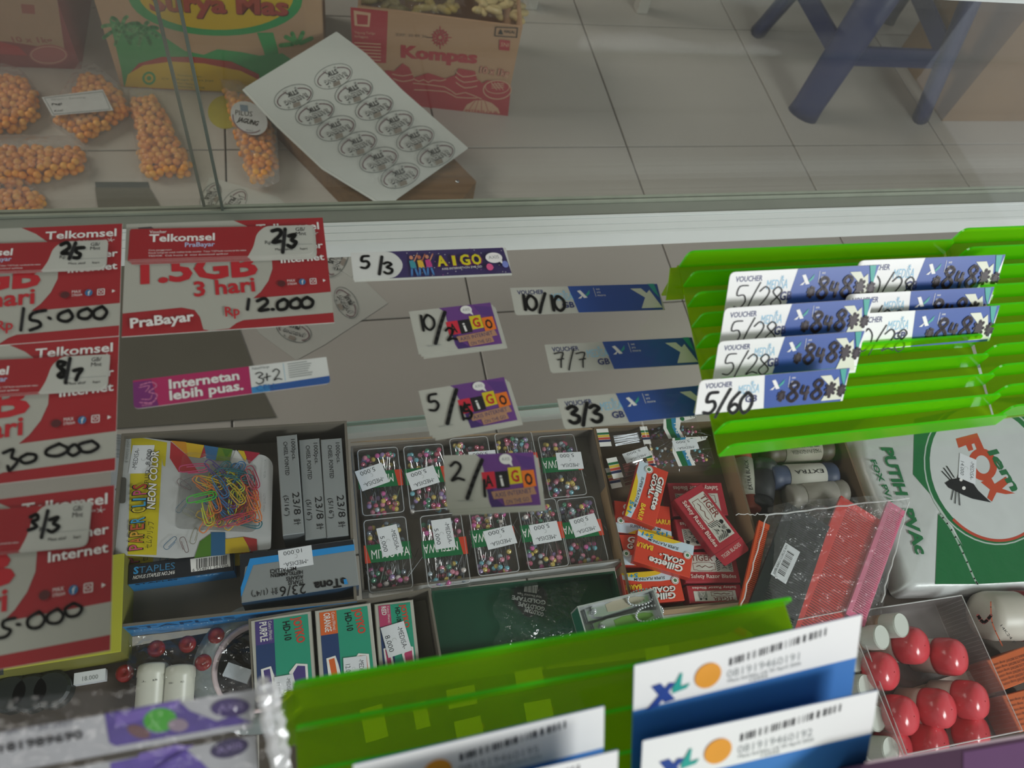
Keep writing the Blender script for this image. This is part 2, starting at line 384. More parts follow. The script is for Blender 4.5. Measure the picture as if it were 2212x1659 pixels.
price_card((257, 727), (248, 1032), z - .0008, 'red and white price card reading 30.000, below the 15.000 card',
  [[(8, 980), (30, 972), (26, 990), (40, 996), (22, 1018), (18, 1008)], [(60, 982), (44, 992), (54, 1002), (76, 996), (78, 984), (60, 982)],
   [(130, 960), (104, 972), (102, 984), (128, 986), (150, 972), (128, 960)], [(160, 962), (146, 974), (158, 986), (176, 974), (164, 962)], [(200, 954), (172, 962), (176, 976), (196, 978), (214, 966), (200, 954)]], ('8GB', '7 hari'), 0, False)
price_card((247, 1048), (238, 1392), z - .0016, 'red and white price card reading 15.000, lowest of the left column',
  [[(34, 1336), (10, 1342), (8, 1356), (24, 1362), (14, 1376), (-6, 1380)], [(38, 1350), (44, 1350)],
   [(86, 1322), (62, 1338), (64, 1356), (86, 1356), (98, 1338), (86, 1322)], [(126, 1316), (104, 1330), (106, 1346), (128, 1346), (138, 1330), (126, 1316)], [(160, 1304), (142, 1316), (148, 1332), (168, 1330), (178, 1314), (160, 1304)]], ('3GB', '3 hari'), 0, False)
price_card((697, 470), (722, 694), z, 'red and white price card reading 12.000, right of the card column',
  [[(538, 648), (535, 670)], [(556, 652), (572, 646), (578, 656), (560, 672), (580, 670)], [(588, 670), (591, 670)],
   [(614, 648), (600, 656), (602, 670), (618, 668), (622, 654), (614, 648)], [(642, 646), (628, 654), (630, 666), (646, 666), (650, 654), (642, 646)], [(664, 644), (652, 652), (656, 666), (672, 664), (676, 652), (664, 644)]], ('1.5GB', '3 hari'), 0, True)
# red voucher strips lying on the cards
def red_strip(q, z, label, strokes, n, sp=.60, offs=((-2, 3), (1, 5), (3, 8), (5, 11))):
    c, W, H = rect(Z(z), q); h = H / W
    t = thing('voucher_strip', label, 'voucher', c.at(.5, h / 2) - Vector((0, 0, .0012)), 'torn red voucher strips')
    for i in range(n):
        k = n - 1 - i; dx, dy = (0, 0) if k == 0 else offs[k - 1]
        cc = Card(c.tl + c.x * (dx / 400) + c.y * (dy / 400) - Vector((0, 0, .00022 * k)), c.x, c.y)
        o = slab('strip', [cc.at(*v) for v in rpoly([(0, 0), (0, h), (1, h), (1, 0)], [0, .01, .05, .01])], cc.n, .00018, mk('9f1f27', .4, var=.05), t, PAPER)
        r = Pr(cc, 2e-5); r.dz = 1e-5; r.poly(rpoly([(sp + .03, h), (sp + .06, h * .7), (sp + .08, h * .25), (sp + .13, 0), (1, 0), (1, h)], [0, .03, .03, .03, .01, .05]), mk('bdbdb4', .5))
        r.build(t)
    p = Pr(c, 8e-5); p.dz = 1.2e-5
    p.t('Voucher', .10, h * .16, .19, h * .16, h * .10, TXTW, .01); p.t('Telkomsel', .10, h * .44, .45, h * .44, h * .25, TXTW, .025); p.t('PraBayar', .29, h * .64, .45, h * .64, h * .15, mk('b7c4e6', .4), .02)
    p.t('Cara penggunaan', .10, h * .74, .22, h * .74, .011, TXTW); p.t('Gosok hologram untuk melihat kode voucher  Tekan *133*kode voucher# lalu tekan', .10, h * .83, .62, h * .83, .012, TXTW); p.t('YES/OK  Cek kuota di  atau download aplikasi', .10, h * .93, .52, h * .93, .012, TXTW)
    p.t('GB/', .90, h * .2, .955, h * .2, h * .13, INK); p.t('Mnt', .90, h * .35, .96, h * .35, h * .13, INK); p.t('Rp', sp + .125, h * .62, sp + .16, h * .62, h * .12, INK)
    p.t('Masa aktif', .78, h * .85, .88, h * .85, h * .085, INK); p.t('hari', .92, h * .85, .96, h * .85, h * .085, INK); p.st([(.75, h * .66), (.99, h * .66)], .002, GREY, 0)
    p.build(t); r = Pr(Z(z), 3.6e-4)
    for s in strokes: r.st(s, 8, INK)
    r.build(t, 'handwriting'); return t
red_strip([(279, 494), (676, 487), (679, 548), (281, 562)], .7393, 'torn red voucher strip marked 2/3 on top of a fanned stack', [[(588, 500), (604, 497), (606, 508), (590, 524), (606, 522)], [(616, 496), (611, 546)], [(624, 511), (638, 508), (630, 520), (640, 524), (632, 535), (622, 531)]], 5)
red_strip([(-150, 530), (231, 519), (230, 578), (-150, 592)], .7393, 'torn red voucher strip marked 2/5, at the left edge nearest the rail', [[(132, 530), (146, 525), (150, 536), (134, 548), (148, 548)], [(164, 526), (150, 560)], [(182, 536), (166, 538), (166, 546), (174, 550), (170, 558), (160, 558)]], 3)
red_strip([(-170, 786), (236, 765), (232, 838), (-170, 862)], .7385, 'torn red voucher strip marked 8/7, covering the middle card of the column', [[(142, 784), (128, 782), (126, 792), (138, 800), (126, 812), (134, 816), (142, 804), (130, 796), (140, 788)], [(152, 775), (142, 828)], [(160, 802), (178, 798), (170, 810), (165, 822)]], 3)
red_strip([(-210, 1118), (194, 1083), (192, 1176), (-210, 1212)], .7377, 'torn red voucher strip marked 3/3 on the lowest price card', [[(66, 1118), (80, 1112), (82, 1122), (70, 1128), (80, 1138), (62, 1146)], [(104, 1104), (90, 1162)], [(108, 1124), (126, 1118), (116, 1132), (128, 1138), (114, 1150), (104, 1146)]], 3)
# the other flat vouchers
def blue_design(p, h, wide=.40, scr=None, pen='b'):
    p.poly([(wide - .02, 0), (wide + .012, h), (.985 if h < .25 else .97, h), (1, 0)] if h < .25 else [(wide, 0), (wide - .05, h), (1 - .05, h), (1, 0)], BD)
    k = .055 if h < .25 else .06; s = 0 if h < .25 else -.01
    p.t('VOUCHER', .04, k, .215, k, .034, NAVY, .02); p.t('MEDISA', .26 + s, k + .055, .40 + s, k + .055, .06, LB, 0)
    for a in range(3): p.st([(.345 + .012 * math.cos(a * 1.05), k - .012 + .014 * math.sin(a * 1.05)), (.345 - .012 * math.cos(a * 1.05), k - .012 - .014 * math.sin(a * 1.05))], .003, LB, 0)
    p.t('GB', .315 + s * -3.5, k + .112 + (.015 if s else 0), .395 + s * -3.5, k + .112 + (.015 if s else 0), .045 if not s else .055, NAVY, .03)
    x = wide + .035; p.poly([(x, .04), (x + .022, .035), (x + .06, .095), (x + .036, .098)], TXTW); p.poly([(x + .045, .05), (x + .028, .075), (x - .005, .10), (x + .016, .10)], TXTW); p.poly([(x + .05, .075), (x + .085, .035), (x + .08, .065), (x + .055, .085)], TEAL)
    p.st([(x + .115, .02), (x + .118, .09)], .0025, TXTW, 0)
    for i, wd in enumerate(('we', 'are', 'more')): p.t(wd, x + .13, .038 + i * .025, x + .155 + (.03 if i == 2 else 0), .038 + i * .025, .018, TXTW)
    p.poly([(.80, .035), (.875, .035), (.905, .075), (.93, .05), (.985, h * .93), (.84, h * .93), (.885, .11)], CREAM)
    p.poly([(.93, 0), (.975, 0), (.985, h * .55), (.96, h * .35)], TEAL)
def blue_strip(q, z, label, digits, thick=.017, cards=1):
    c, W, H = rect(Z(z), q); h = H / W
    t = thing('voucher_strip', label, 'voucher', c.at(.5, h / 2) - Vector((0, 0, .0008)), 'white and blue voucher strips under the glass')
    slab('strip', [c.at(*v) for v in rpoly([(0, 0), (0, h), (1, h), (1, 0)], [0, .02, 0, 0])], c.n, .0004, mk('bcbbb1', .5), t)
    p = Pr(c, 5e-5); p.dz = 2e-5; blue_design(p, h)
    p.build(t); r = Pr(c, 4e-4); r.dz = 2e-5; hand(r, digits, .04, h * .30, h * .55, thick, INK, .62, .004); r.build(t, 'handwriting')
blue_strip([(1099, 622), (1424, 613), (1432, 669), (1116, 680)], .7393, 'white and blue voucher strip marked 10/10, furthest of three', '10/10', .02)
blue_strip([(1174, 744), (1500, 729), (1508, 786), (1192, 806)], .7393, 'white and blue voucher strip marked 7/7, middle of three', '7/7', .009)
blue_strip([(1201, 862), (1530, 831), (1545, 893), (1222, 927)], .7393, 'white and blue voucher strip marked 3/3, nearest of three', '3/3', .024)
def patch(q, z, label, num, seed):
    c, W, H = rect(Z(z), q); h = H / W; r = random.Random(seed)
    t = thing('voucher_strip', label, 'voucher', c.at(.5, h / 2) - Vector((0, 0, .001)), 'small white and purple vouchers')
    for i in range(3):
        d = (.025 * i, .03 * i); a = c.tl + c.x * d[0] + c.y * d[1] - Vector((0, 0, .0003 * i)); cc = Card(a, c.x, c.y)
        edge = [(0, 0)] + [(.004 * (k % 2), h * k / 14) for k in range(1, 14)] + [(0, h), (1, h), (1, 0)]
        slab('strip', [cc.at(*v) for v in edge], cc.n, .00025, mk('bcbbb1', .5), t)
    p = Pr(c, 5e-5); p.dz = 2e-5
    L = [(.40 + .02 * r.random() + (.05 * k / 10), h * k / 10) for k in range(11)]
    p.poly([(.36, 0)] + L[1:] + [(1, h), (1, 0)], PURP); p.poly([(.42, h * .5), (.47, h), (.62, h), (.5, h * .8), (.52, h * .5)], mk('452a6e', .4)); p.poly([(.78, h * .03), (.98, h * .1), (1, h * .35), (.85, h * .28)], mk('5a3580', .4))
    for i, (col, ch, tc) in enumerate((('d8283f', 'A', BLACK), ('16161a', 'i', TXTW), ('dcc81e', 'G', RED), ('ef7a22', 'O', BLACK))):
        x = .40 + i * .145; y = h * (.35 if i != 2 else .28); p.poly([(x, y), (x + .005, y + h * .32), (x + .145, y + h * .30), (x + .14, y - h * .01)], mk(col, .4)); p.t(ch, x + (.055 if ch == 'i' else .03), y + h * .27, x + (.085 if ch == 'i' else .115), y + h * .265, h * .22, tc, .02 if ch == 'i' else .04)
    p.poly([(.48, h * .72), (.95, h * .66), (.97, h * .80), (.5, h * .86)], mk('b5876a', .5)); p.poly([(.6, h * .85), (.9, h * .81), (.91, h * .94), (.61, h * .98)], mk('b5876a', .5))
    p.t('AXIS INTERNET', .52, h * .83, .92, h * .77, h * .09, NAVY); p.t('ON THE GO', .63, h * .96, .88, h * .92, h * .08, NAVY)
    p.ell(.68, h * .12, .07, h * .1, TXTW); p.poly([(.70, h * .2), (.75, h * .27), (.74, h * .17)], TXTW); p.t('AXIS', .635, h * .15, .725, h * .15, h * .07, GREY)
    p.st([(.12, h * .86), (.28, h * .86)], .006, GREY, 0); p.build(t)
    p = Pr(c, 5e-4); p.dz = 2e-5; hand(p, num[0], .06, h * .14, h * .36, .03, INK, .6); p.st([(.42, h * .12), (.32, h * .45), (.22, h * .82)], .045, INK); hand(p, num[1], .36, h * .5, h * .3, .03, INK, .6); p.build(t, 'handwriting')
patch([(884, 672), (1063, 654), (1081, 742), (903, 766)], .7393, 'small white and purple voucher with smudged marker, furthest of the three small ones', ('10', '2'), 1)
patch([(904, 842), (1094, 816), (1112, 906), (928, 944)], .7393, 'small white and purple voucher marked 5/15, middle of the three small ones', ('5', '15'), 2)
patch([(956, 985), (1152, 976), (1168, 1092), (966, 1100)], .7393, 'small white and purple voucher marked 2/, hanging over the pin boxes', ('2', '1'), 3)
# long purple strip and the magenta strip
c, W, H = rect(Z(.7393), [(757, 546), (1094, 535), (1104, 590), (764, 605)]); h = H / W
t = thing('voucher_strip', 'long purple cartoon voucher strip marked 5/3 just in front of the rail', 'voucher', c.at(.5, h / 2) - Vector((0, 0, .001)))
for i in range(2): slab('strip', [c.at(*v) - Vector((0, 0, .0004 * i)) for v in ((0.005 * i, .01 * i), (.005 * i, h + .01 * i), (1, h + .01 * i), (1, .01 * i))], c.n, .0003, PAPER, t)
p = Pr(c, 5e-5); p.dz = 2e-5; p.poly([(.2, 0), (.2, h), (1, h), (.98, 0)], mk('3c2f63', .4)); p.poly(rpoly([(.0, 0), (0, h), (.26, h), (.33, h / 2), (.26, 0)], [0, 0, .05, .08, .05]), mk('dcdcd8', .5))
for i in range(46):
    r = random.Random(i); x = .34 + .65 * r.random(); p.ell(x, h * r.random(), .003, .003, TXTW if i % 3 else mk('c55fae', .5), n=6)
for x, cl, ch in ((.37, '3f8f9a', 'c98a6a'), (.42, 'd8b03a', 'b06a50'), (.47, 'c0407f', 'c98a6a')):
    p.ell(x, h * .3, .012, .016, mk(ch, .5), n=10); p.poly([(x - .015, h * .42), (x + .018, h * .40), (x + .025, h * .7), (x - .012, h * .72)], mk(cl, .5)); p.st([(x - .005, h * .7), (x - .012, h * .98)], .012, mk('4a7fb8', .5), 0); p.st([(x + .015, h * .7), (x + .025, h * .98)], .012, mk('4a7fb8', .5), 0); p.st([(x + .015, h * .45), (x + .04, h * .2)], .008, mk(ch, .5), 0)
for i, ch in enumerate('AIGO'):
    x = .53 + i * .075
    if ch == 'I': p.rc(x + .018, h * .28, .03, h * .42, mk('74245c', .4)); p.rc(x + .022, h * .30, .022, h * .38, mk('cfc41f', .4)); continue
    p.t(ch, x - .004, h * .70, x + .068, h * .68, h * .42, mk('74245c', .4), .09); p.t(ch, x, h * .68, x + .062, h * .66, h * .4, mk('cfc41f', .4), .05)
p.t('AXIS INTERNET ON THE GO', .55, h * .84, .81, h * .80, h * .08, TXTW); p.ell(.90, h * .45, .055, h * .2, TXTW); p.poly([(.93, h * .6), (.95, h * .72), (.95, h * .55)], TXTW); p.t('AXIS', .865, h * .5, .935, h * .48, h * .13, GREY)
p.ell(.86, h * .8, .022, h * .13, mk('d85a8a', .5)); p.ell(.965, h * .72, .02, h * .13, mk('7a86c9', .5)); p.build(t)
p = Pr(c, 4e-4); p.dz = 2e-5; hand(p, '5', .05, h * .16, h * .45, .018, INK); p.st([(.19, h * .2), (.16, h * .85)], .02, INK, 0); hand(p, '3', .19, h * .42, h * .42, .018, INK); p.build(t, 'handwriting')
c, W, H = rect(Z(.7393), [(286, 822), (708, 771), (711, 828), (290, 884)]); h = H / W
t = thing('voucher_strip', 'magenta voucher strip marked 3+2 with a white right end', 'voucher', c.at(.5, h / 2) - Vector((0, 0, .0006)))
slab('strip', [c.at(*v) for v in rpoly([(0, 0), (0, h), (1, h), (1, 0)], [0, .03, .03, 0])], c.n, .0004, mk('b52a63', .35, var=.04), t, PAPER)
p = Pr(c, 5e-5); p.dz = 2e-5; p.poly(rpoly([(0, .01), (0, h), (.12, h), (.09, .01)], [0, .03, 0, 0]), mk('7b2a72', .4)); p.poly(rpoly([(.585, 0), (.585, h), (1, h), (1, 0)], [0, 0, .03, 0]), mk('dfe0dc', .5)); p.poly(rpoly([(.585, h * .78), (.585, h), (1, h), (1, h * .72)], [0, 0, .03, 0]), mk('2c5aa0', .4))
p.poly([(.585, h * .78), (.585, h), (.68, h), (.68, h * .77)], mk('3f8fc9', .4))
p.st([(.035, h * .2), (.09, h * .14), (.115, h * .3), (.075, h * .48), (.115, h * .6), (.09, h * .86), (.03, h * .8)], .006, mk('e58ab5', .4)); p.st([(.03, h * .28), (.08, h * .26), (.06, h * .45)], .005, mk('e58ab5', .4)); p.st([(.04, h * .7), (.08, h * .74), (.09, h * .6)], .005, mk('e58ab5', .4)); p.t('Indosat', .04, h * .95, .09, h * .94, .014, mk('e58ab5', .4))
p.t('Internetan', .175, h * .46, .53, h * .44, h * .34, TXTW, .03); p.t('lebih puas.', .175, h * .86, .545, h * .82, h * .34, TXTW, .03); p.t('Paket/Harga', .60, h * .16, .69, h * .15, h * .10, GREY)
p.st([(.765, h * .06), (.765, h * .7)], .002, LB, 0)
for i in range(7): p.st([(.79, h * (.1 + .085 * i)), (.89 + .03 * ((i * 7) % 4) / 4, h * (.09 + .085 * i))], .004, GREY, 0)
p.t('CELL', .61, h * .95, .72, h * .93, h * .2, mk('2e6fb4', .4)); p.build(t)
p = Pr(c, 4e-4); p.dz = 2e-5; hand(p, '3', .61, h * .28, h * .42, .006, INK); p.st([(.655, h * .5), (.69, h * .47)], .006, INK, 0); p.st([(.673, h * .36), (.671, h * .62)], .006, INK, 0); hand(p, '2', .70, h * .24, h * .42, .006, INK); p.build(t, 'handwriting')
# ------------------------------------------------------------------ green stepped racks standing on the glass
def rack(name, label, x0, w, y0, z0, n, dy, dz, lh, flange, zb=ZT):
    t = thing(name, label, 'rack', (x0 + w / 2, y0 + n * dy / 2, zb), 'translucent lime stepped voucher racks')
    th = .0012; ye = y0 + (n - 1) * dy; ze = z0 + (n - 1) * dz
    b = MB(); b.hexa([(x0, y0, z0), (x0 + w, y0, z0), (x0 + w, ye, ze), (x0, ye, ze)], [(x0, y0, z0 + th), (x0 + w, y0, z0 + th), (x0 + w, ye, ze + th), (x0, ye, ze + th)], LIME); b.build('back_board', t)
    for i in range(n):
        y, z = y0 + i * dy, z0 + i * dz + th; b = MB()
        o = rpoly([(x0, z), (x0 + w, z), (x0 + w - .001, z + lh), (x0 + .001, z + lh)], [0, 0, .004, .004])
        b.hexa([(p.x, y - th, p.y) for p in o], [(p.x, y, p.y) for p in o], LIPM); k = b.mi(LIMEE)
        for j in range(2, len(b.F)): b.M[j] = k
        b.build('lip', t)
    b = MB(); b.box(x0, x0 + w, ye, ye + th, zb, ze, LIME); b.build('rear_leg', t)
    if z0 - zb > .002:
        b = MB(); b.box(x0, x0 + w, y0 - th, y0, zb, z0, LIME); b.build('front_leg', t)
    b = MB(); yy = ye - .001; b.hexa([(x0 - flange, yy - .017, ze - .006), (x0, yy - .017, ze - .006), (x0, yy, ze), (x0 - flange * .5, yy, ze)], [(x0 - flange, yy - .017, ze - .005), (x0, yy - .017, ze - .005), (x0, yy, ze + .001), (x0 - flange * .5, yy, ze + .001)], LIME); b.build('flange', t)
    b = MB()
    for i in (2, 4): False and b.ball((x0 - flange * .3, ye - .01 * i, ze - .004), .0012, BLACK, 6, 4)
    return t
rack('voucher_rack', 'lime green stepped rack on the glass holding white and blue vouchers', .2012, .178, .1382, .7452, 10, .0116, .0030, .013, .011)
rack('voucher_rack', 'lime green stepped rack cut off by the right edge of the frame', .3808, .178, .1420, .7470, 10, .0116, .0034, .013, .004)
rack('voucher_rack', 'lime green stepped rack nearest the camera holding blue card packs', -.0165, .1915, -.032, .797, 7, .0136, .0006, .010, .0065)
def lean_card(tl, tr, z, width, lean, hgt, name, label, cat, group, mat, corner=(.035, 0, 0, 0), dzr=0):
    """card leaning back in a slot; top edge traced, size real"""
    for _ in range(8 if width else 0):
        a, b_ = Z(z).at(*tl), Z(z).at(*tr); L = (b_ - a).length; z = CAMH - (CAMH - z) * width / L
    a, b_ = Z(z).at(*tl), Z(z).at(*tr)
    xv = (b_ - a); r = math.radians(lean); yv = Vector((0, -math.sin(r), -math.cos(r))); yv = yv - xv.normalized() * yv.dot(xv.normalized())
    c = Card(a, xv, yv); t = thing(name, label, cat, c.at(.5, hgt), group)
    slab('card', [c.at(*v) for v in rpoly([(0, 0), (0, hgt), (1, hgt), (1, 0)], list(corner))], c.n, .0004, mat, t)
    return c, t
def rack_voucher(tl, tr, z, label, digits, thin=.008, hgt=.28, lean=36):
    c, t = lean_card(tl, tr, z, None, lean, hgt, 'voucher_card', label, 'voucher', 'vouchers slotted in the green rack', WHITE)
    p = Pr(c, 5e-5); p.dz = 2e-5; blue_design(p, hgt, .44); p.build(t)
    r = Pr(c, 3e-4); r.dz = 2e-5; hand(r, digits, .045, .085, .135, thin, INK, .58, .006)
    if 1:
        x = .53
        for ch, s in (('*', .07), ('8', .13), ('4', .09), ('8', .13), ('*', .11), ('*', .08)): hand(r, ch, x, .17 - s * .85, s, .02, mk('2a1a22', .35)); x += s * (.75 if ch != '*' else .82)
    r.build(t, 'handwriting')
rack_voucher((1578, 588), (1900, 572), .797, 'leaning voucher marked 5/28, rearmost of the left row in the rack', '5/28')
rack_voucher((1566, 666), (1886, 645), .791, 'leaning voucher marked 5/28, second of the left row in the rack', '5/28')
rack_voucher((1553, 738), (1868, 715), .785, 'leaning voucher marked 5/28, third of the left row behind a green lip', '5/28')
rack_voucher((1512, 822), (1836, 795), .781, 'leaning voucher marked 5/60 in bold marker, nearest of the left row', '5/60', thin=.02, hgt=.22)
rack_voucher((1856, 563), (2172, 550), .792, 'leaning voucher marked 10/28, rearmost of the right row in the rack', '10/28')
rack_voucher((1830, 636), (2148, 620), .786, 'leaning voucher half shaded, second of the right row in the rack', '10/28', hgt=.2)
rack_voucher((1838, 679), (2160, 660), .783, 'leaning voucher marked 10/28, nearest of the right row in the rack', '10/28', hgt=.22)
SKY = mk('3b78bd', .35, var=.05)
def sim_pack(tl, tr, label, num, lean=43, w=.0885):
    c, t = lean_card(tl, tr, w if w > .5 else .84, None if w > .5 else w, lean, .62, 'card_pack', label, 'card pack', 'white and blue card packs in the near rack', SKY, (.02, .02, .02, 0))
    p = Pr(c, 1e-4); p.poly([(0, 0), (0, .205), (1, .205), (1, 0)], WHITE)
    p.bars(.40, .10, .84, .06, .035, INK, 26, len(num)); p.t(num, .395, .155, .72, .148, .038, GREY, .0); p.t('Masa berlaku s/d 30 April 2026', .40, .178, .73, .175, .018, GREY); p.t('12505', .50, .197, .58, .196, .016, GREY)
    p.poly([(.07, .11), (.11, .105), (.175, .195), (.13, .2)], mk('20418f', .4)); p.poly([(.145, .112), (.172, .118), (.10, .208), (.052, .214)], mk('20418f', .4)); p.poly([(.16, .14), (.19, .08), (.20, .08), (.195, .14), (.235, .135), (.22, .155), (.16, .165)], mk('1f9f93', .4))
    p.ell(.31, .12, .057, .057, mk('e39a2c', .4)); p.build(t)
sim_pack((1370, 1437), (1862, 1327), 'leaning white and blue card pack with orange dot, behind the other on the right', '081919460191')
sim_pack((1388, 1600), (1897, 1491), 'leaning white and blue card pack with orange dot, in front on the right', '081919460192', w=.089)
sim_pack((762, 1652), (1305, 1525), 'leaning white headed card pack, rear one on the left', '081919460195', w=.836)
sim_pack((790, 1748), (1335, 1620), 'leaning white headed card pack cut by the bottom of the frame', '081919460196', w=.842)
# clear pouch with purple strips, lower left
tp = thing('card_pouch', 'crinkled clear pouch at the lower left corner of the photo', 'pouch', Z(ZT).at(250, 1640))
def tilt(z, lean=32):
    r = math.radians(lean); return Pl(Z(z).at(300, 1520), (0, -math.cos(r) * .5, math.sin(r) + .8))
PB = tilt(.828)
for k, (q, lab) in enumerate((([(-110, 1600), (556, 1488), (545, 1572), (-100, 1690)], 'purple strip pack with green oval and number 181989690, upper one in the pouch'), ([(-100, 1705), (552, 1588), (560, 1700), (-100, 1820)], 'purple strip pack with dark oval, lower one in the pouch'))):
    pts = [PB.at(*v) for v in q]; c = sum(pts, Vector()) / 4
    t = thing('strip_pack', lab, 'card pack', (c.x, c.y, min(v.z for v in pts)), 'purple strip packs in the clear pouch')
    slab('card', pts, PB.n, .0006, mk('a9aaac', .45, var=.03), t)
    p = Pr(PB, 1e-4)
    if k == 0:
        p.poly([(226, 1542), (236, 1604), (250, 1612), (545, 1560), (505, 1545), (470, 1562), (400, 1530), (392, 1503), (440, 1508)][:5] + [(470, 1558), (410, 1535), (385, 1512), (440, 1500)], mk('4f3f86', .4, var=.3, scale=300))
        p.poly([(250, 1545), (390, 1512), (380, 1530), (250, 1572)], mk('6f5aa8', .4, var=.2)); p.ell(346, 1555, 36, 26, mk('3f9a2a', .4), -8); p.ell(300, 1580, 26, 13, mk('6a4a4a', .5), 20); p.ell(385, 1566, 22, 14, mk('8a7a86', .5), 0)
        p.ell(498, 1528, 42, 20, mk('3a2a60', .4), -4); p.t('AXIS', 472, 1536, 526, 1530, 14, mk('8a7ca8', .5))
        p.t('berlaku 31 Jul 2027', -20, 1592, 158, 1565, 13, mk('4a4d5c', .5)); p.t('181989690', 2, 1626, 180, 1594, 20, BLACK, .02)
    else:
        p.poly([(238, 1648), (244, 1720), (480, 1690), (440, 1650), (395, 1612), (420, 1608)], mk('5a479a', .4, var=.3, scale=300)); p.poly([(300, 1645), (420, 1612), (380, 1608), (300, 1628)], mk('6f5aa8', .4)); p.ell(496, 1616, 42, 20, mk('33294f', .4), -14); p.t('AXIS', 470, 1628, 524, 1614, 14, mk('8a7ca8', .5))
    p.build(t)
PF = Pl(PB.p + PB.n * .004, PB.n)
b = MB(); N1, N2 = 26, 14; G = []; rr = random.Random(4)
for j in range(N2 + 1):
    row = []
    for i in range(N1 + 1):
        f, g = i / N1, j / N2; x = -80 + f * 690 + g * 20; y = 1518 - f * 62 + g * 230
        amp = .0008 + (.0028 if f > .86 else 0); row.append(PF.at(x, y) + PF.n * amp * rr.uniform(-1, 1))
    G.append(row)
b.loft(G, FILM, caps=False, closed=False); b.build('film', tp, smooth=True)
b = MB(); SEAM = clear('seam_film', (.9, .92, .91), .5, (.95, .95, .95), .08, 1.5)
pts = [PF.at(566 + i * 3 + rr.uniform(-4, 4), 1470 + i * 16) + PF.n * (.001 + rr.uniform(-.001, .001)) for i in range(14)]; b.tube(pts, .0022, SEAM, 5)
pts = [PF.at(590 + i * 3 + rr.uniform(-5, 5), 1476 + i * 16) + PF.n * (.001 + rr.uniform(-.001, .001)) for i in range(14)]; b.tube(pts, .0018, SEAM, 5); b.build('seam', tp)
# purple pack at the lower right corner
pl = Z(.825); q = [(1862, 1652), (2240, 1588), (2240, 1760), (1862, 1760)]; pts = [pl.at(*v) for v in q]; c = sum(pts, Vector()) / 4
t = thing('purple_pack', 'blurred purple pack at the bottom right corner of the photo', 'pack', (c.x, c.y, ZT))
slab('body', pts, (0, 0, 1), .079, mk('54394f', .35, var=.1), t)
p = Pr(pl); p.poly([(2080, 1625), (2240, 1597), (2240, 1760), (2080, 1760)], mk('6e4a72', .4)); p.t('PULSA', 1950, 1656, 2060, 1640, 18, mk('6a3d66', .4), .03) if False else p.st([(1870, 1648), (2240, 1585)], 6, mk('b9a6ac', .3), 0); p.build(t)
# ------------------------------------------------------------------ goods on the glass shelf
def carton(name, label, cat, q, zt, h, mt, ms=None, group=None, bev=.0006, parent=None):
    """closed box; q = corners of its top as read, first the top left of its lettering"""
    pl = Z(zt); c, W, H = rect(pl, q); k = H / W
    t = thing(name, label, cat, c.at(.5, k / 2) - Vector((0, 0, h)), group)
    o = [(0, 0), (0, k), (1, k), (1, 0)]; e = bev / W
    i = [(e, e), (e, k - e), (1 - e, k - e), (1 - e, e)]; up = Vector((0, 0, 1)); b = MB()
    b.loft([[c.at(*v) - up * h for v in o], [c.at(*v) - up * bev for v in o], [c.at(*v) for v in i]], mt)
    if ms:
        j = b.mi(ms)
        for f in range(4): b.M[f] = j
    b.build('box_body', t); return t, c, k, pl
def side(c, k, zt, which=0):
    """vertical face of a carton as its own card: 0 = below the lettering"""
    return Card(c.at(0, k), c.x, (0, 0, -1)) if which == 0 else Card(c.at(1, k), -(c.y.normalized() * c.x.length) * k, (0, 0, -1))
def tray(name, label, cat, q, zr, h, t, mi, mo, group=None, inner=None):
    """open-topped box, rim corners traced"""
    c, W, H = rect(Z(zr), q); k = H / W; e = t / W; up = Vector((0, 0, 1))
    T = thing(name, label, cat, c.at(.5, k / 2) - up * h, group)
    def blk(nm, x0, y0, x1, y1, z0, z1, m, m2=None):
        b = MB(); r = [(x0, y0), (x0, y1), (x1, y1), (x1, y0)]
        b.hexa([c.at(*v) + up * (z0 - h) for v in r], [c.at(*v) + up * (z1 - h) for v in r], m)
        if m2 is not None: b.M[m2] = b.mi(mo)
        return b.build(nm, T)
    blk('base', 0, 0, 1, k, 0, t, mi)
    blk('wall', 0, k - e, 1, k, t, h, mi, 3); blk('wall', 0, 0, 1, e, t, h, mi, 5); blk('wall', 0, e, e, k - e, t, h, mi, 2); blk('wall', 1 - e, e, 1, k - e, t, h, mi, 4)
    return T, c, k
def sticker(parent, pl, q, l2='5.000', l1='-MEDISA-', lift=4e-4, mats=None):
    c, W, H = rect(Pl(pl.p + pl.n * lift, pl.n), q); h = H / W
    s = slab('price_sticker', [c.at(*v) for v in ((0, 0), (0, h), (1, h), (1, 0))], c.n, 1.2e-4, STICK, parent)
    p = Pr(c, 3e-5); p.dz = 2e-5; IK = mk('2c3038', .5); p.t(l1, .14, h * .34, .88, h * .34, h * .22, IK, -.005); p.t(l2, .3, h * .92, .85, h * .90, h * .22, IK, -.005); p.ring(.5, h * .58, .05, .06, GREY, .008, a0=60, a1=300); p.build(s)
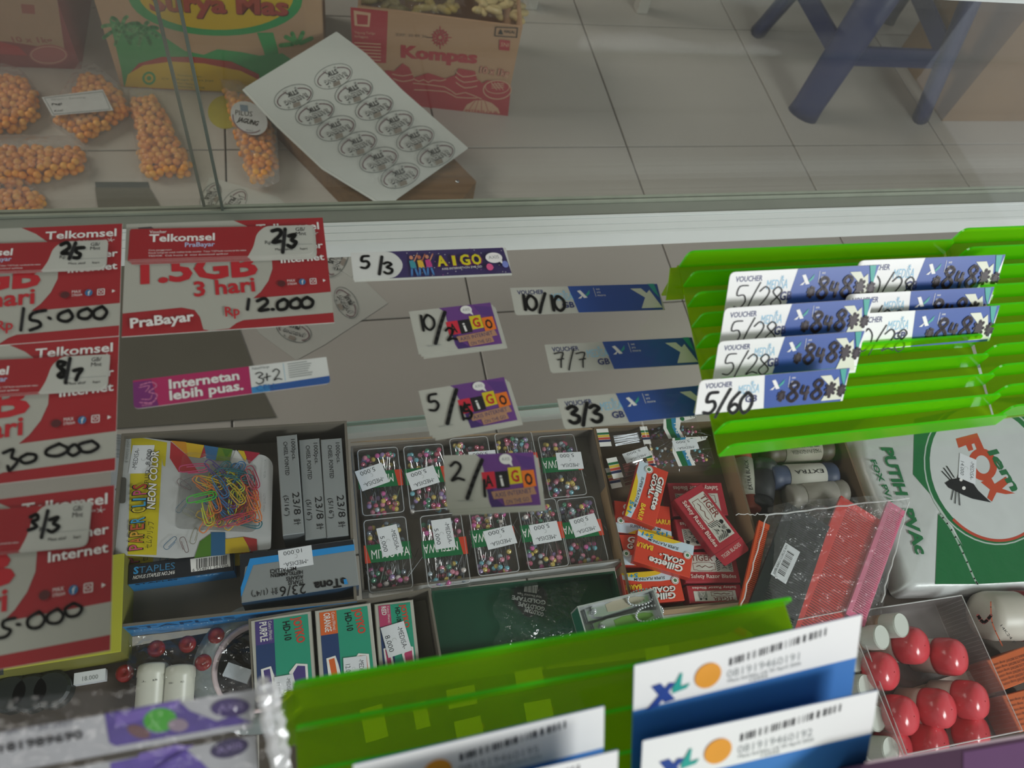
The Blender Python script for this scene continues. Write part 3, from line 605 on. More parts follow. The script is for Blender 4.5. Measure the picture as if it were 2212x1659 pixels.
# --- box of staples and paper clips
BLUEC = mk('2f86c6', .4, var=.08); SILV = mk('9ba0a1', .3, .25, var=.05); DARKB = mk('1d2129', .4)
T, c, k = tray('cardboard_box', 'open cardboard box with blue outside holding staples and paper clips', 'box', [(226, 940), (742, 908), (779, 1300), (262, 1353)], .472, .032, .0022, GBOARD, BLUEC)
sd = Card(c.at(0, k), c.x, (0, 0, -1)); p = Pr(sd); p.t('STAPLES', .08, .055, .5, .055, .035, mk('17406b', .4), .01); p.t('NOVUS STAPLES No.24/6', .10, .085, .62, .083, .018, mk('9cc6e8', .4)); p.build(T)
def silver(q, zt, lab):
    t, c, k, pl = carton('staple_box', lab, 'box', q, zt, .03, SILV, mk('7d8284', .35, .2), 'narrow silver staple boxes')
    p = Pr(c); h = k
    p.t('1000pcs.', .05, .30 * h, .27, .30 * h, h * .2, INK); p.t('CHISEL POINTED', .07, .68 * h, .42, .68 * h, h * .2, INK); p.t('23/8', .60, .42 * h, .82, .40 * h, h * .34, INK, .0); p.t('(5/16")', .62, .82 * h, .82, .82 * h, h * .22, INK); p.t('針', .86, .42 * h, .92, .42 * h, h * .26, INK); p.build(t)
silver([(641, 936), (657, 1150), (611, 1158), (597, 944)], .474, 'narrow silver staple box, leftmost of the three')
silver([(690, 945), (706, 1160), (660, 1168), (645, 951)], .470, 'narrow silver staple box, middle of the three')
silver([(738, 944), (753, 1156), (707, 1162), (692, 951)], .471, 'narrow silver staple box beside the blue box wall, rightmost of the three')
# big silver, blue and black staple box (lettering upside down)
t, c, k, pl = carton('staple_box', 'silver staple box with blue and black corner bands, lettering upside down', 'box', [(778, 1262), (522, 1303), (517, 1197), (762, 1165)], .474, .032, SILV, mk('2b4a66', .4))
p = Pr(pl)
p.poly([(518, 1197), (523, 1212), (765, 1178), (762, 1166)], DARKB); p.poly([(518, 1200), (520, 1290), (530, 1225), (560, 1206)], DARKB)
p.poly([(540, 1207), (765, 1176), (766, 1189), (547, 1221), (521, 1290), (520, 1270)], mk('2c8fd4', .35))
p.t('STAPLES', 655, 1252, 622, 1256, 9, INK, .02); p.t('AGRAFES', 655, 1242, 618, 1247, 9, INK, .02); p.t('HEFTKLAMMERN', 654, 1232, 585, 1240, 9, INK, .02); p.t('METALLICI', 640, 1224, 584, 1231, 9, INK, .02)
p.t('23/6', 660, 1261, 604, 1268, 24, INK); p.t('針 (1/4")', 600, 1270, 543, 1279, 13, INK)
p.t('eTona', 748, 1248, 678, 1259, 20, INK, .05); p.poly([(742, 1252), (748, 1251), (752, 1262), (744, 1263)], mk('2c8fd4', .35)); p.build(t)
fs = Card(c.at(0, 0), c.x, (0, 0, -1)); q = Pr(fs); q.t('23/6', .1, .07, .35, .07, .06, INK) if False else q.rc(0, 0, 1, .06, SILV); q.t('1000 pcs', .82, .05, .98, .05, .03, INK); q.build(t)
sticker(t, pl, [(678, 1220), (605, 1232), (600, 1190), (672, 1177)], '10.000')
# dark staples box
t, c, k, pl = carton('staple_box', 'black and blue staple box with a white bar code', 'box', [(276, 1220), (502, 1191), (507, 1232), (278, 1262)], .462, .021, DARKB, BLUEC)
p = Pr(pl); p.t('S', 288, 1240, 299, 1239, 17, mk('3b9ad6', .4), .05); p.t('TAPLES', 300, 1239, 378, 1229, 17, mk('3f7fa8', .4)); p.t('NOVUS STAPLES NO.24/6', 287, 1252, 377, 1240, 9, TXTW, .01, sh=.2)
p.poly([(411, 1208), (496, 1196), (498, 1224), (413, 1236)], TXTW); p.bars(424, 1228, 492, 1219, 20, INK, 26, 3); p.t('6 954821 563906', 416, 1235, 494, 1225, 7, INK); p.build(t)
q = Pr(Card(c.at(0, k), c.x, (0, 0, -1))); q.t('STAPLES', .06, .05, .46, .05, .035, DARKB, .01); q.t('24/6', .62, .055, .85, .055, .045, mk('9cc6e8', .4), .02); q.t('No.', .45, .07, .53, .07, .03, mk('9cc6e8', .4)); q.build(t)
# --- paper clip blister packs
def blister(dx, dy, zt, lab, full=True):
    out = [(249, 937), (243, 1198), (381, 1206), (585, 1186), (590, 1000), (575, 984), (410, 958)]; out = [(x + dx, y + dy) for x, y in out]
    pl = Z(zt); pts = [pl.at(*v) for v in rpoly(out, [3, 3, 0, 6, 14, 10, 0])]
    t = thing('paper_clip_pack', lab, 'pack', pl.at(410 + dx, 1080 + dy) - Vector((0, 0, .001)), 'carded packs of coloured paper clips')
    slab('backing_card', pts, (0, 0, 1), .0006, mk('c4c6c6', .35, var=.03), t, PAPER); p = Pr(pl, 5e-5)
    O_ = lambda L: [(x + dx, y + dy) for x, y in L]
    Yl = mk('cdbd22', .35)
    p.poly(O_([(284, 942), (276, 1198), (338, 1199), (350, 990), (345, 953)]), Yl); p.poly(O_([(345, 953), (352, 1005), (357, 1008), (361, 956)]), Yl); p.rc(0, 0, 0, 0, Yl) if False else None
    tri = [([(369, 954), (367, 990), (386, 1020), (430, 1022), (405, 985)], 'b8333a'), ([(369, 952), (406, 985), (402, 955)], 'd9952b'), ([(402, 956), (406, 986), (432, 990), (441, 962)], 'dcb52c'), ([(432, 990), (446, 985), (442, 963)], 'b8333a'), ([(441, 962), (446, 990), (466, 995), (472, 967)], '3d6f9d'), ([(472, 967), (466, 995), (496, 996), (503, 971)], '6e8a2c'), ([(480, 970), (488, 990), (503, 972)], '4d7a2b'), ([(496, 1004), (510, 972), (530, 1000)], 'd8d8d4'), ([(514, 973), (530, 998), (537, 976)], 'd6b72c'), ([(527, 974), (538, 1003), (562, 979)], 'a82840'),
           ([(420, 1206), (432, 1170), (460, 1150), (462, 1200)], '4f7c2a'), ([(456, 1150), (456, 1202), (487, 1199), (487, 1150)], '2e5f86'), ([(487, 1165), (487, 1197), (540, 1193), (530, 1160)], 'c0a52c'), ([(525, 1160), (543, 1192), (556, 1189), (555, 1165)], '9e3434')]
    for g, h_ in tri: p.poly(O_(g), mk(h_, .35))
    for a, ss, f in ((0, .8, 1),):
        p.bars(268 + dx, 990 + dy, 272 + dx, 940 + dy, 20, GREY, 26, 5, -1, -.1)
    p.t('8 994703 034748', 277 + dx, 1000 + dy, 282 + dx, 944 + dy, 5, GREY)
    cols = ['c84a6a', 'd8783a', 'd07a30', '2f86b8', '3a9ac8', 'c8b92a', '3a9ac8', '3f9ad0', 'e0a04a', 'c0407a', 'd0503a']
    for i, (ch, cc) in enumerate(zip('PAPER', ('cf5a72', 'd87a36', 'd8a43a', 'c05a3a', '3d9ccb'))):
        y = 1188 - i * 14.5; p.t(ch, 309 + dx + i * 1.2, y + dy, 309.6 + dx + i * 1.2, y - 13 + dy, 30, INK, .04); p.t(ch, 307.5 + dx + i * 1.2, y - 1 + dy, 308 + dx + i * 1.2, y - 12 + dy, 27, mk(cc, .4), .01)
    for i, (ch, cc) in enumerate(zip('CLIPS', ('d8c23a', '3d9ccb', '3d9ccb', 'c8507a', 'b8402e'))):
        y = 1108 - i * 12.5; p.t(ch, 316 + dx + i * .8, y + dy, 316.5 + dx + i * .8, y - (6 if ch == 'I' else 11.5) + dy, 29, INK, .04); p.t(ch, 314.5 + dx + i * .8, y - 1 + dy, 315 + dx + i * .8, y - (5 if ch == 'I' else 10.5) + dy, 26, mk(cc, .4), .01)
    p.t('セムクリップ', 328 + dx, 1186 + dy, 334 + dx, 1128 + dy, 11, INK); p.t('NEON COLOR', 336 + dx, 1103 + dy, 345 + dx, 976 + dy, 17, INK, .06, .2); p.t('NEON COLOR', 335.5 + dx, 1102 + dy, 344.5 + dx, 977 + dy, 15, TXTW, .02, .2); p.t('FLUO', 322 + dx, 1046 + dy, 324 + dx, 1018 + dy, 8, INK)
    p.t('NEON COLOUR', 575 + dx, 1035 + dy, 577 + dx, 995 + dy, 5, GREY); p.t('HIGH QUALITY', 573 + dx, 1107 + dy, 575 + dx, 1068 + dy, 5, GREY)
    hole = mk('57544e', .8)
    p.poly(rpoly(O_([(259, 1034), (259, 1052), (249, 1060), (257, 1068), (257, 1090), (273, 1090), (274, 1068), (275, 1034)]), [6, 2, 4, 2, 6, 6, 2, 6]), hole)
    def pc(x, y, a, m, L=32, wd=1.3):
        c_, s_ = math.cos(math.radians(a)), math.sin(math.radians(a)); w_ = 6
        g = [(-L * .3, w_ * .6), (L * .4, w_ * .6), (L * .52, 0), (L * .4, -w_ * .75), (-L * .42, -w_), (-L * .56, 0), (-L * .42, w_), (L * .25, w_)]
        p.st([(x + dx + u * c_ - v * s_, y + dy + u * s_ + v * c_) for u, v in g], wd, m)
    for x, y, a, h_ in ((400, 1050, 35, '8d7478'), (408, 1043, -25, '7d7f84'), (395, 1095, -50, '5f8296'), (412, 1112, 30, 'a0a08a'), (370, 1175, -45, '4f7a9c'), (400, 1180, 70, '7a5a58'), (421, 1160, -75, '8f8c74')): pc(x, y, a, mk(h_, .4))
    p.build(t)
    return t, pl
t, pl = blister(-8, 28, .4535, 'carded paper clip pack mostly hidden beneath the front one')
t, pl = blister(0, 0, .4660, 'carded pack of neon coloured paper clips with a clear bubble')
# clear bubble with its clips
def P3(x, y, h): return Z(.466 + h).at(x, y) 
bub = [(395, 990), (378, 1135), (385, 1142), (545, 1150), (556, 1140), (556, 1010), (548, 1003), (415, 983)]
b = MB(); R = []
for h, g in ((0, 1.0), (.006, .985), (.011, .95), (.0125, .88)):
    cc = Vector((470, 1068)); R.append([Z(.466).at(*(cc + (Vector(v) - cc) * g)) + Vector((0, 0, h)) for v in rpoly(bub, 14, 3)])
b.loft(R, CLR); b.build('bubble', t, smooth=False)
rr = random.Random(11)
def clip_mesh(m):
    L, w_ = .0215, .0034; g = [(-L * .25, w_ * .55), (L * .36, w_ * .55), (L * .45, w_ * .1), (L * .36, -w_ * .5), (-L * .38, -w_ * .75), (-L * .5, 0), (-L * .38, w_), (L * .4, w_ * 1.05), (L * .55, .0), (L * .42, -w_ * 1.1), (-L * .2, -w_ * 1.1)]
    P = [Vector(v) for v in g]; Q = []
    for i in range(len(P) - 1):
        a, b_, c_, d = P[max(i - 1, 0)], P[i], P[i + 1], P[min(i + 2, len(P) - 1)]
        for j in range(3):
            s = j / 3; Q.append(.5 * ((2 * b_) + (c_ - a) * s + (2 * a - 5 * b_ + 4 * c_ - d) * s * s + (3 * b_ - a - 3 * c_ + d) * s ** 3))
    Q.append(P[-1]); mb = MB(); mb.tube([(q.x, q.y, 0) for q in Q], .0005, m, 5); return mb
CL = [mk(h_, .35, var=.03) for h_ in ('d8b23a', 'c8d03c', '46c83c', '3c7ab0', '5a4a8c', 'c84a78', 'd87a3a', 'c0453a', '2a6f7a', 'a83a5a')]
spots = [(418, 1012, 5, 5), (440, 1048, 50, 6), (452, 1042, 30, 0), (434, 1075, 0, 2), (448, 1105, 85, 1), (465, 1015, 55, 4), (475, 1050, 70, 3), (505, 1040, 60, 1), (488, 1078, 50, 4), (480, 1095, 60, 3), (538, 1050, 70, 7), (546, 1075, 80, 6), (500, 1125, -8, 9), (520, 1122, -8, 7), (500, 1022, 20, 8), (520, 1030, 30, 8), (545, 1030, 80, 9), (548, 1100, 78, 6), (508, 1066, 65, 0), (462, 1080, 80, 6)]
done = {}
for n in range(46):
    if n < len(spots): x, y, a, k_ = spots[n]; zz = .0085 + .002 * rr.random()
    else: x, y, a, k_ = rr.uniform(450, 545), rr.uniform(1015, 1130), rr.uniform(-90, 90), rr.randrange(10); zz = .001 + .007 * rr.random()
    if k_ not in done: o = clip_mesh(CL[k_]).build('paper_clip', t); done[k_] = o
    else: o = done[k_].copy(); COL.objects.link(o); o.parent = t
    o.location = Z(.466 + zz).at(x, y) - loc_of(t)
    if o is done[k_]:
        for v in o.data.vertices: v.co += loc_of(t)
    o.rotation_euler = (rr.uniform(-.12, .12), rr.uniform(-.12, .12), -math.radians(a) + .1)
sticker(t, pl, [(277, 1019), (288, 957), (333, 966), (325, 1026)], '8.000')
# --- white tray with ten boxes of pearl pins
T, TC_, tk = tray('cardboard_tray', 'low white cardboard tray holding ten boxes of pearl head pins', 'tray', [(757, 957), (1284, 928), (1347, 1203), (784, 1288)], .460, .020, .0018, mk('6e675e', .8, var=.08), mk('d4d6d6', .5), None)  # inside colour darkened for the shadow beneath the pin boxes
b = MB(); g = [(756, 960), (840, 950), (860, 935), (1250, 908), (1284, 926)]
pl2 = Z(.460); b.hexa([pl2.at(*v) for v in [(757, 957), (1284, 928)]] + [pl2.at(1284, 926), pl2.at(757, 955)], [pl2.at(*v) + Vector((0, 0, .003)) for v in [(790, 957), (1270, 929)]] + [pl2.at(1270, 927) + Vector((0, 0, .003)), pl2.at(790, 955) + Vector((0, 0, .003))], mk('9a8468', .8)); b.build('torn_rim', T)
ANG = math.atan2(TC_.x.y, TC_.x.x)
PC = [mk(h_, .2, 0, var=.05, spec=1) for h_ in ('dc8fa5', 'dcc468', 'b4c6d0', '7cc0d0', 'a48cc0', 'c8607a', '4c8f72', 'efe6e2', 'd868ac', '76828e')]
BW, BL_, BH = .0372, .0635, .0185
def pin_proto(m):
    b = MB(); b.tube([(0, 0, 0), (0, -.030, 0)], .0003, STEEL, 3, rs=[.00032, .00018]); b.ball((0, 0, 0), .00225, m, 10, 8); return b
pinmesh = {}
GRNL = mk('1f6b40', .4, var=.05)
def pin_box(q, zt, label, lab_q, flip, seed):
    """q: centre of the lid in the photo"""
    r = random.Random(seed); C0 = Z(zt).at(*q); u = Vector((math.cos(ANG), math.sin(ANG), 0)); v = Vector((u.y, -u.x, 0))
    c = Card(C0 - u * BW / 2 - v * BL_ / 2, u * BW, v); k = BL_ / BW; base = C0 - Vector((0, 0, BH))
    t = thing('pin_box', label, 'pin box', base, 'clear boxes of pearl head pins in the white tray')
    up = Vector((0, 0, 1))
    def shell(nm, g, z0, z1, top, m=CLR, th=.0007):
        L = [(g, g), (g, k - g), (1 - g, k - g), (1, g)]; L[3] = (1 - g, g); b = MB()
        o = [c.at(*w_) - up * BH for w_ in rpoly(L, .09, 3)]; i = [c.at(*w_) - up * BH for w_ in rpoly([(x + (th / BW if x < .5 else -th / BW), y + (th / BW if y < .5 else -th / BW)) for x, y in L], .07, 3)]
        if top: R = [[w_ + up * z0 for w_ in i], [w_ + up * (z1 - th) for w_ in i], [w_ + up * (z1 - th) + (C0 - w_ - up * (0)) * 0 for w_ in i]][:2]; b.loft([[w_ + up * (z1 - th) for w_ in i][::-1], [w_ + up * z0 for w_ in i][::-1], [w_ + up * z0 for w_ in o][::-1], [w_ + up * z1 for w_ in o][::-1]], m)
        else: b.loft([[w_ + up * (z0 + th) for w_ in i][::-1], [w_ + up * z1 for w_ in i][::-1], [w_ + up * z1 for w_ in o][::-1], [w_ + up * z0 for w_ in o][::-1]], m)
        return b.build(nm, t)
    shell('tray', .02, 0, BH - .004, False); shell('lid', 0, .008, BH, True)
    b = MB(); rim = [c.at(*w_) + up * .0002 for w_ in rpoly([(.03, .03), (.03, k - .03), (.97, k - .03), (.97, .03)], .09, 3)]; b.tube(rim + [rim[0]], .00035, clear('rim_gloss', (.9, .9, .9), .4, (.85, .87, .88), .1, 1.5), 4); b.build('lid_rim', t)
    for n in range(64):
        ci = r.choice((0, 1, 2, 3, 4, 5, 6, 7, 8, 9, 0, 5, 9, 1)); far = n % 2
        if ci not in pinmesh:
            o = pin_proto(PC[ci]).build('pin', t)
            for w_ in o.data.vertices: w_.co += loc_of(t)
            pinmesh[ci] = o
        else: o = pinmesh[ci].copy(); COL.objects.link(o); o.parent = t
        x = r.uniform(.1, .9); y = (.12 + .42 * r.random() ** 1.3 if far else k - .12 - .5 * r.random() ** 1.3)
        w_ = c.at(x, y) - up * BH + up * (.005 + .0105 * (n / 64)); o.location = w_ - base
        sp = r.gauss(0, .22); o.rotation_euler = (r.uniform(-.1, .06), 0, ANG + sp + (0 if far else math.pi))
    f = .58 if not flip else .62; cc = c
    b = Pr(c, 2.5e-4); y0, y1 = k * .36, k * .60; b.poly([(-.01, y0), (-.01, y1), (1.01, y1), (1.01, y0)], GRNL)
    b.poly([(.84, y0), (.90, y1), (1.01, y1), (1.01, y0)] if not flip else [(-.01, y0), (-.01, y1), (.12, y1), (.03, y0)], mk('c8452f', .4))
    if flip: b.t('MITSUWA', .14, y1 - .08, .98, y1 - .08, .22, TXTW)
    else: b.t('MITSUWA', .80, y0 + .09, .02, y0 + .09, .22, TXTW)
    b.build(t, 'green_band')
    sticker(t, Z(zt), lab_q, lift=6e-4)
PB_ = [((822, 1038), .4605, [(841, 1042), (783, 1060), (766, 1020), (824, 998)], False, 'rear left corner'), ((922, 1030), .4615, [(949, 1042), (890, 1060), (876, 1023), (937, 1004)], False, 'rear row, second from the left'),
 ((1022, 1012), .4615, [(1075, 1006), (1016, 1012), (1012, 976), (1070, 972)], False, 'rear row, mostly under the purple voucher'), ((1120, 1000), .4625, [(1160, 1030), (1105, 1036), (1102, 1000), (1156, 994)], False, 'rear row, second from the right'),
 ((1214, 1005), .4555, [(1261, 1012), (1206, 1015), (1200, 978), (1255, 976)], False, 'rear right corner'), ((838, 1196), .4615, [(856, 1132), (872, 1192), (827, 1204), (813, 1142)], True, 'front left corner'),
 ((961, 1186), .4625, [(973, 1120), (985, 1180), (941, 1188), (931, 1123)], False, 'front row, second from the left'), ((1066, 1163), .4625, [(1117, 1172), (1054, 1189), (1044, 1147), (1106, 1134)], False, 'front row, middle'),
 ((1172, 1152), .4625, [(1212, 1166), (1152, 1178), (1143, 1134), (1204, 1125)], False, 'front row, second from the right'), ((1258, 1146), .4555, [(1298, 1146), (1244, 1161), (1228, 1123), (1284, 1108)], False, 'front right corner')]
for i, (q, z, lq, fl, wh) in enumerate(PB_): pin_box(q, z, 'clear box of pearl head pins, ' + wh, lq, fl, i + 20)
# --- dark green lid with the tape bag
DG_ = mk('1f4a38', .35, var=.08)
T, c, k = tray('green_box', 'dark green box with a crumpled clear bag in it, in front of the pins', 'box', [(936, 1284), (1327, 1226), (1362, 1392), (946, 1430)], .456, .016, .0018, DG_, mk('2a5a48', .4))
pl = Z(.4425); p = Pr(pl, 1e-4)
t = thing('crumpled_bag', 'crumpled clear bag with a black tape label in the green box', 'bag', Z(.4421).at(1160, 1330))
b = MB(); rr = random.Random(8); G = []
for j in range(15):
    row = []
    for i in range(17):
        a = (i / 16 - .5) * 2; e = (j / 14 - .5) * 2; s = math.sqrt(max(.05, 1 - .35 * a * a)); x = 1165 + a * 95 + 8 * math.sin(5 * e); y = 1330 + e * 78 * s - a * 8
        hgt = .0035 + .008 * max(0, 1 - a * a - e * e) + .0022 * rr.random(); row.append(Z(.4425).at(x, y) + Vector((0, 0, hgt)))
    G.append(row)
b.loft(G, FILM, caps=False, closed=False); b.build('film', t)
p = Pr(Z(.4435), 1e-4); p.poly(rpoly([(1112, 1262), (1178, 1268), (1184, 1310), (1140, 1338), (1108, 1300)], 16), mk('2c2f31', .4)); p.poly([(1134, 1260), (1162, 1264), (1160, 1282), (1132, 1278)], TXTW); p.bars(1134, 1279, 1161, 1282, 15, INK, 18, 2)
for i, y in enumerate((1298, 1312, 1324)): p.t('GOLDTAPE', 1179 - i * 2, y, 1106 + i * 14, y - 12, 9, mk('b9bdba', .4), .03)
p.t('Vinyl Electrical Tape', 1170, 1288, 1118, 1280, 5, TXTW); p.build(t)
# --- stapler boxes
T, c, k = tray('cardboard_box', 'open brown cardboard box holding three green stapler boxes', 'box', [(536, 1338), (926, 1270), (958, 1425), (546, 1505)], .470, .030, .0018, GBOARD, mk('b8ae9c', .7))
def stapler(q, zt, lab, word, cc, hd, stq, price):
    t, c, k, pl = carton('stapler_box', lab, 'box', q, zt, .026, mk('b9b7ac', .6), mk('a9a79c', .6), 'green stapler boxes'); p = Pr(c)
    h = k; g = .04     # card: x = along the lettering (towards the camera), y = to the left
    p.poly([(g, .05), (g, h - .06), (1.0, h - .06), (1.0, .05)], mk('2c9a7c', .45)); p.poly([(g, h - .06 - h * .30), (g, h - .06), (1, h - .06), (1, h - .06 - h * .30)], mk('27406f', .45))
    p.poly([(g, h - .06 - h * .30), (g, h - .06), (.36, h - .06), (.36, h - .06 - h * .30)], mk(cc, .45))
    p.t('JOYKO', .06, .05 + h * .25, .42, .05 + h * .20, h * .14, mk('cf4a3a', .4), .04); p.t(hd, .10, h * .48, .36, h * .46, h * .12, INK, .015)
    p.t(word, .06, h - .06 - h * .07, .06 + .044 * len(word), h - .06 - h * .08, h * .12, TXTW, .02); p.t('Colors (Warna) :', .06, h - .06 - h * .21, .33, h - .06 - h * .22, h * .06, TXTW)
    # line drawing of the stapler
    dk = mk(cc, .45); x0 = .66
    p.poly([(x0, h * .70), (x0 + .02, h * .86), (.98, h * .84), (.98, h * .62), (x0 + .12, h * .66)], TXTW); p.poly([(x0 + .03, h * .72), (x0 + .04, h * .82), (.98, h * .78), (.98, h * .68)], dk)
    p.poly([(x0 + .05, h * .12), (x0 + .02, h * .3), (x0 + .12, h * .42), (.98, h * .36), (.98, h * .12)], TXTW); p.poly([(x0 + .07, h * .16), (x0 + .05, h * .28), (x0 + .14, h * .36), (.98, h * .32), (.98, h * .16)], dk)
    p.build(t); sticker(t, pl, stq, price, lift=1.1e-3)
    return t
stapler([(672, 1318), (684, 1482), (546, 1502), (541, 1340)], .470, 'green stapler box with a purple corner, leftmost of three', 'PURPLE', '4d3f80', 'HD-10', [(632, 1455), (634, 1500), (595, 1508), (592, 1464)], '12.000')
stapler([(800, 1299), (816, 1457), (691, 1478), (680, 1322)], .473, 'green stapler box with an orange corner, middle of three', 'ORANGE', 'd9662f', 'HD-10', [(792, 1415), (794, 1465), (744, 1472), (741, 1422)], '12.000')
stapler([(893, 1294), (906, 1438), (821, 1453), (807, 1305)], .463, 'green stapler box with a pink corner, lower and rightmost of three', 'RED', 'c0456f', 'HD-10M', [(871, 1341), (890, 1402), (839, 1424), (823, 1357)], '8.000')
# --- nail clippers
T, c, k = tray('clipper_box', 'small white box with green side holding shiny nail clippers', 'box', [(1246, 1311), (1410, 1270), (1442, 1345), (1270, 1385)], .4865, .022, .0012, mk('c9cdcc', .25, .3), mk('23715a', .4))
CH = mk('d4d8da', .2, .6, var=.03)
for n, (a, b_, cc, lab) in enumerate((((1268, 1326), (1400, 1291), 'b0a894', 'chrome nail clipper with a beige panel and ball chain'), ((1287, 1360), (1418, 1326), '6f9a4a', 'chrome nail clipper with a green panel and ball chain'))):
    z = .4765; A, B = Z(z).at(*a), Z(z).at(*b_); u = (B - A); L = u.length; u.normalize(); v = Vector((-u.y, u.x, 0))
    t = thing('nail_clipper', lab, 'nail clipper', (A + B) / 2 - Vector((0, 0, .0085)), 'nail clippers in the small box')
    def prof(nm, ws, z0, z1, m):
        mb = MB(); P_ = [A + u * L * s + v * w_ for s, w_ in ws] + [A + u * L * s - v * w_ for s, w_ in ws[::-1]]
        P_ = P_[::-1]; mb.hexa([q + Vector((0, 0, z0)) for q in P_], [q + Vector((0, 0, z1)) for q in P_], m); return mb.build(nm, t)
    prof('lower_arm', [(0, .0055), (.1, .006), (.6, .005), (1, .0035)], -.0085, -.0065, CH); prof('upper_arm', [(0, .0055), (.1, .006), (.6, .005), (1, .0035)], -.004, -.002, CH)
    prof('lever', [(.08, .004), (.2, .0055), (.8, .0045), (1.02, .0028)], .001, .0022, CH); q = prof('panel', [(.3, .003), (.45, .0042), (.8, .003), (.92, .001)], .0022, .0026, mk(cc, .35)); 
    mb = MB(); mb.lathe(A + u * L * .1 + Vector((0, 0, -.008)), (0, 0, 1), [(0, .0022), (.010, .0022), (.0125, .0018), (.0135, .0005)], CH, 12); mb.build('post', t, True)
    mb = MB(); rr = random.Random(n)
    for i in range(26):
        th = i / 26 * math.pi * 2; q = A + u * (L * .86 + .012 * math.cos(th)) + v * (.006 * math.sin(th) + .001) + Vector((0, 0, .0045 + .001 * math.sin(3 * th))); mb.ball(q, .00115, CH, 7, 5)
    mb.build('ball_chain', t, True)
# --- razor blades in a brown box
T, c, k = tray('cardboard_box', 'brown cardboard box full of small red razor blade packs', 'box', [(1296, 925), (1566, 905), (1672, 1298), (1352, 1322)], .462, .021, .002, KRAFTD, KRAFT)
def gil(q, zt, h, lab, loose=False):
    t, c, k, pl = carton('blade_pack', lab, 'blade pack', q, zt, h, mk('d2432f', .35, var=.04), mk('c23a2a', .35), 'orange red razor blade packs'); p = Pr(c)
    p.poly([(0, k), (1, k), (1, k * .66), (.62, k * .64), (.3, k * .74), (0, k * .98)] if False else [(0, k * .70), (0, k), (1, k), (1, k * .80), (.72, k * .70), (.35, k * .66)], mk('c6d6e2', .4))
    p.poly([(.22, k), (1, k), (1, k * .95), (.85, k * .85), (.6, k * .82), (.36, k * .88)], mk('e0bd24', .4))
    p.t('SUPER PLATINUM', .26, k * .80, .80, k * .82, k * .09, INK, .015, .2); p.t('5+1', .72, k * .96, .92, k * .96, k * .13, mk('1b8fc2', .4), .04, .15)
    for dx_, m, bo in ((.006, INK, .07), (0, TXTW, .035)): p.t('Gillette', .14 + dx_, k * .27 + dx_, .74 + dx_, k * .27 + dx_, k * .20, m, bo, .15); p.t('GOAL', .12 + dx_, k * .47 + dx_, .52 + dx_, k * .47 + dx_, k * .17, m, bo, .15)
    p.t('BARU!', .70, k * .60, .98, k * .60, k * .15, mk('e8c832', .4), .03, .1)
    p.ell(.10, k * .64, .066, .066, TXTW); p.ring(.10, k * .64, .055, .055, INK, .006); p.ell(.10, k * .64, .03, .03, mk('4f7f5a', .4)); p.ell(.56, k * .42, .02, .02, TXTW, n=10); p.ell(.56, k * .42, .008, .008, INK, n=6)
    p.build(t); return t, c, k
t, c, k = gil([(1324, 1078), (1446, 1096), (1452, 1160), (1332, 1152)], .4600, .019, 'orange red blade pack lying flat, rear of the left column')
t, c, k = gil([(1334, 1152), (1456, 1160), (1462, 1222), (1345, 1222)], .4600, .019, 'orange red blade pack lying flat, middle of the left column')
t, c, k = gil([(1478, 1298), (1352, 1306), (1346, 1240), (1466, 1228)], .4600, .019, 'orange red blade pack lying upside down, front of the left column')
t, c, k = gil([(1490, 1250), (1369, 1210), (1378, 1144), (1500, 1178)], .4680, .008, 'loose orange red blade pack lying upside down and tilted')
t, c, k = gil([(1445, 1018), (1415, 1136), (1350, 1116), (1381, 996)], .4770, .009, 'loose orange red blade pack on top, its lettering running towards the camera')
q = Pr(Card(c.at(1, 0), c.y.normalized() * c.x.length * k, (0, 0, -1))); q.t('5+1 BUAH MATA PISAU', .04, .13, k, .13, .10, TXTW, .02); q.build(t)
TG = mk('a82a38', .4, var=.05)
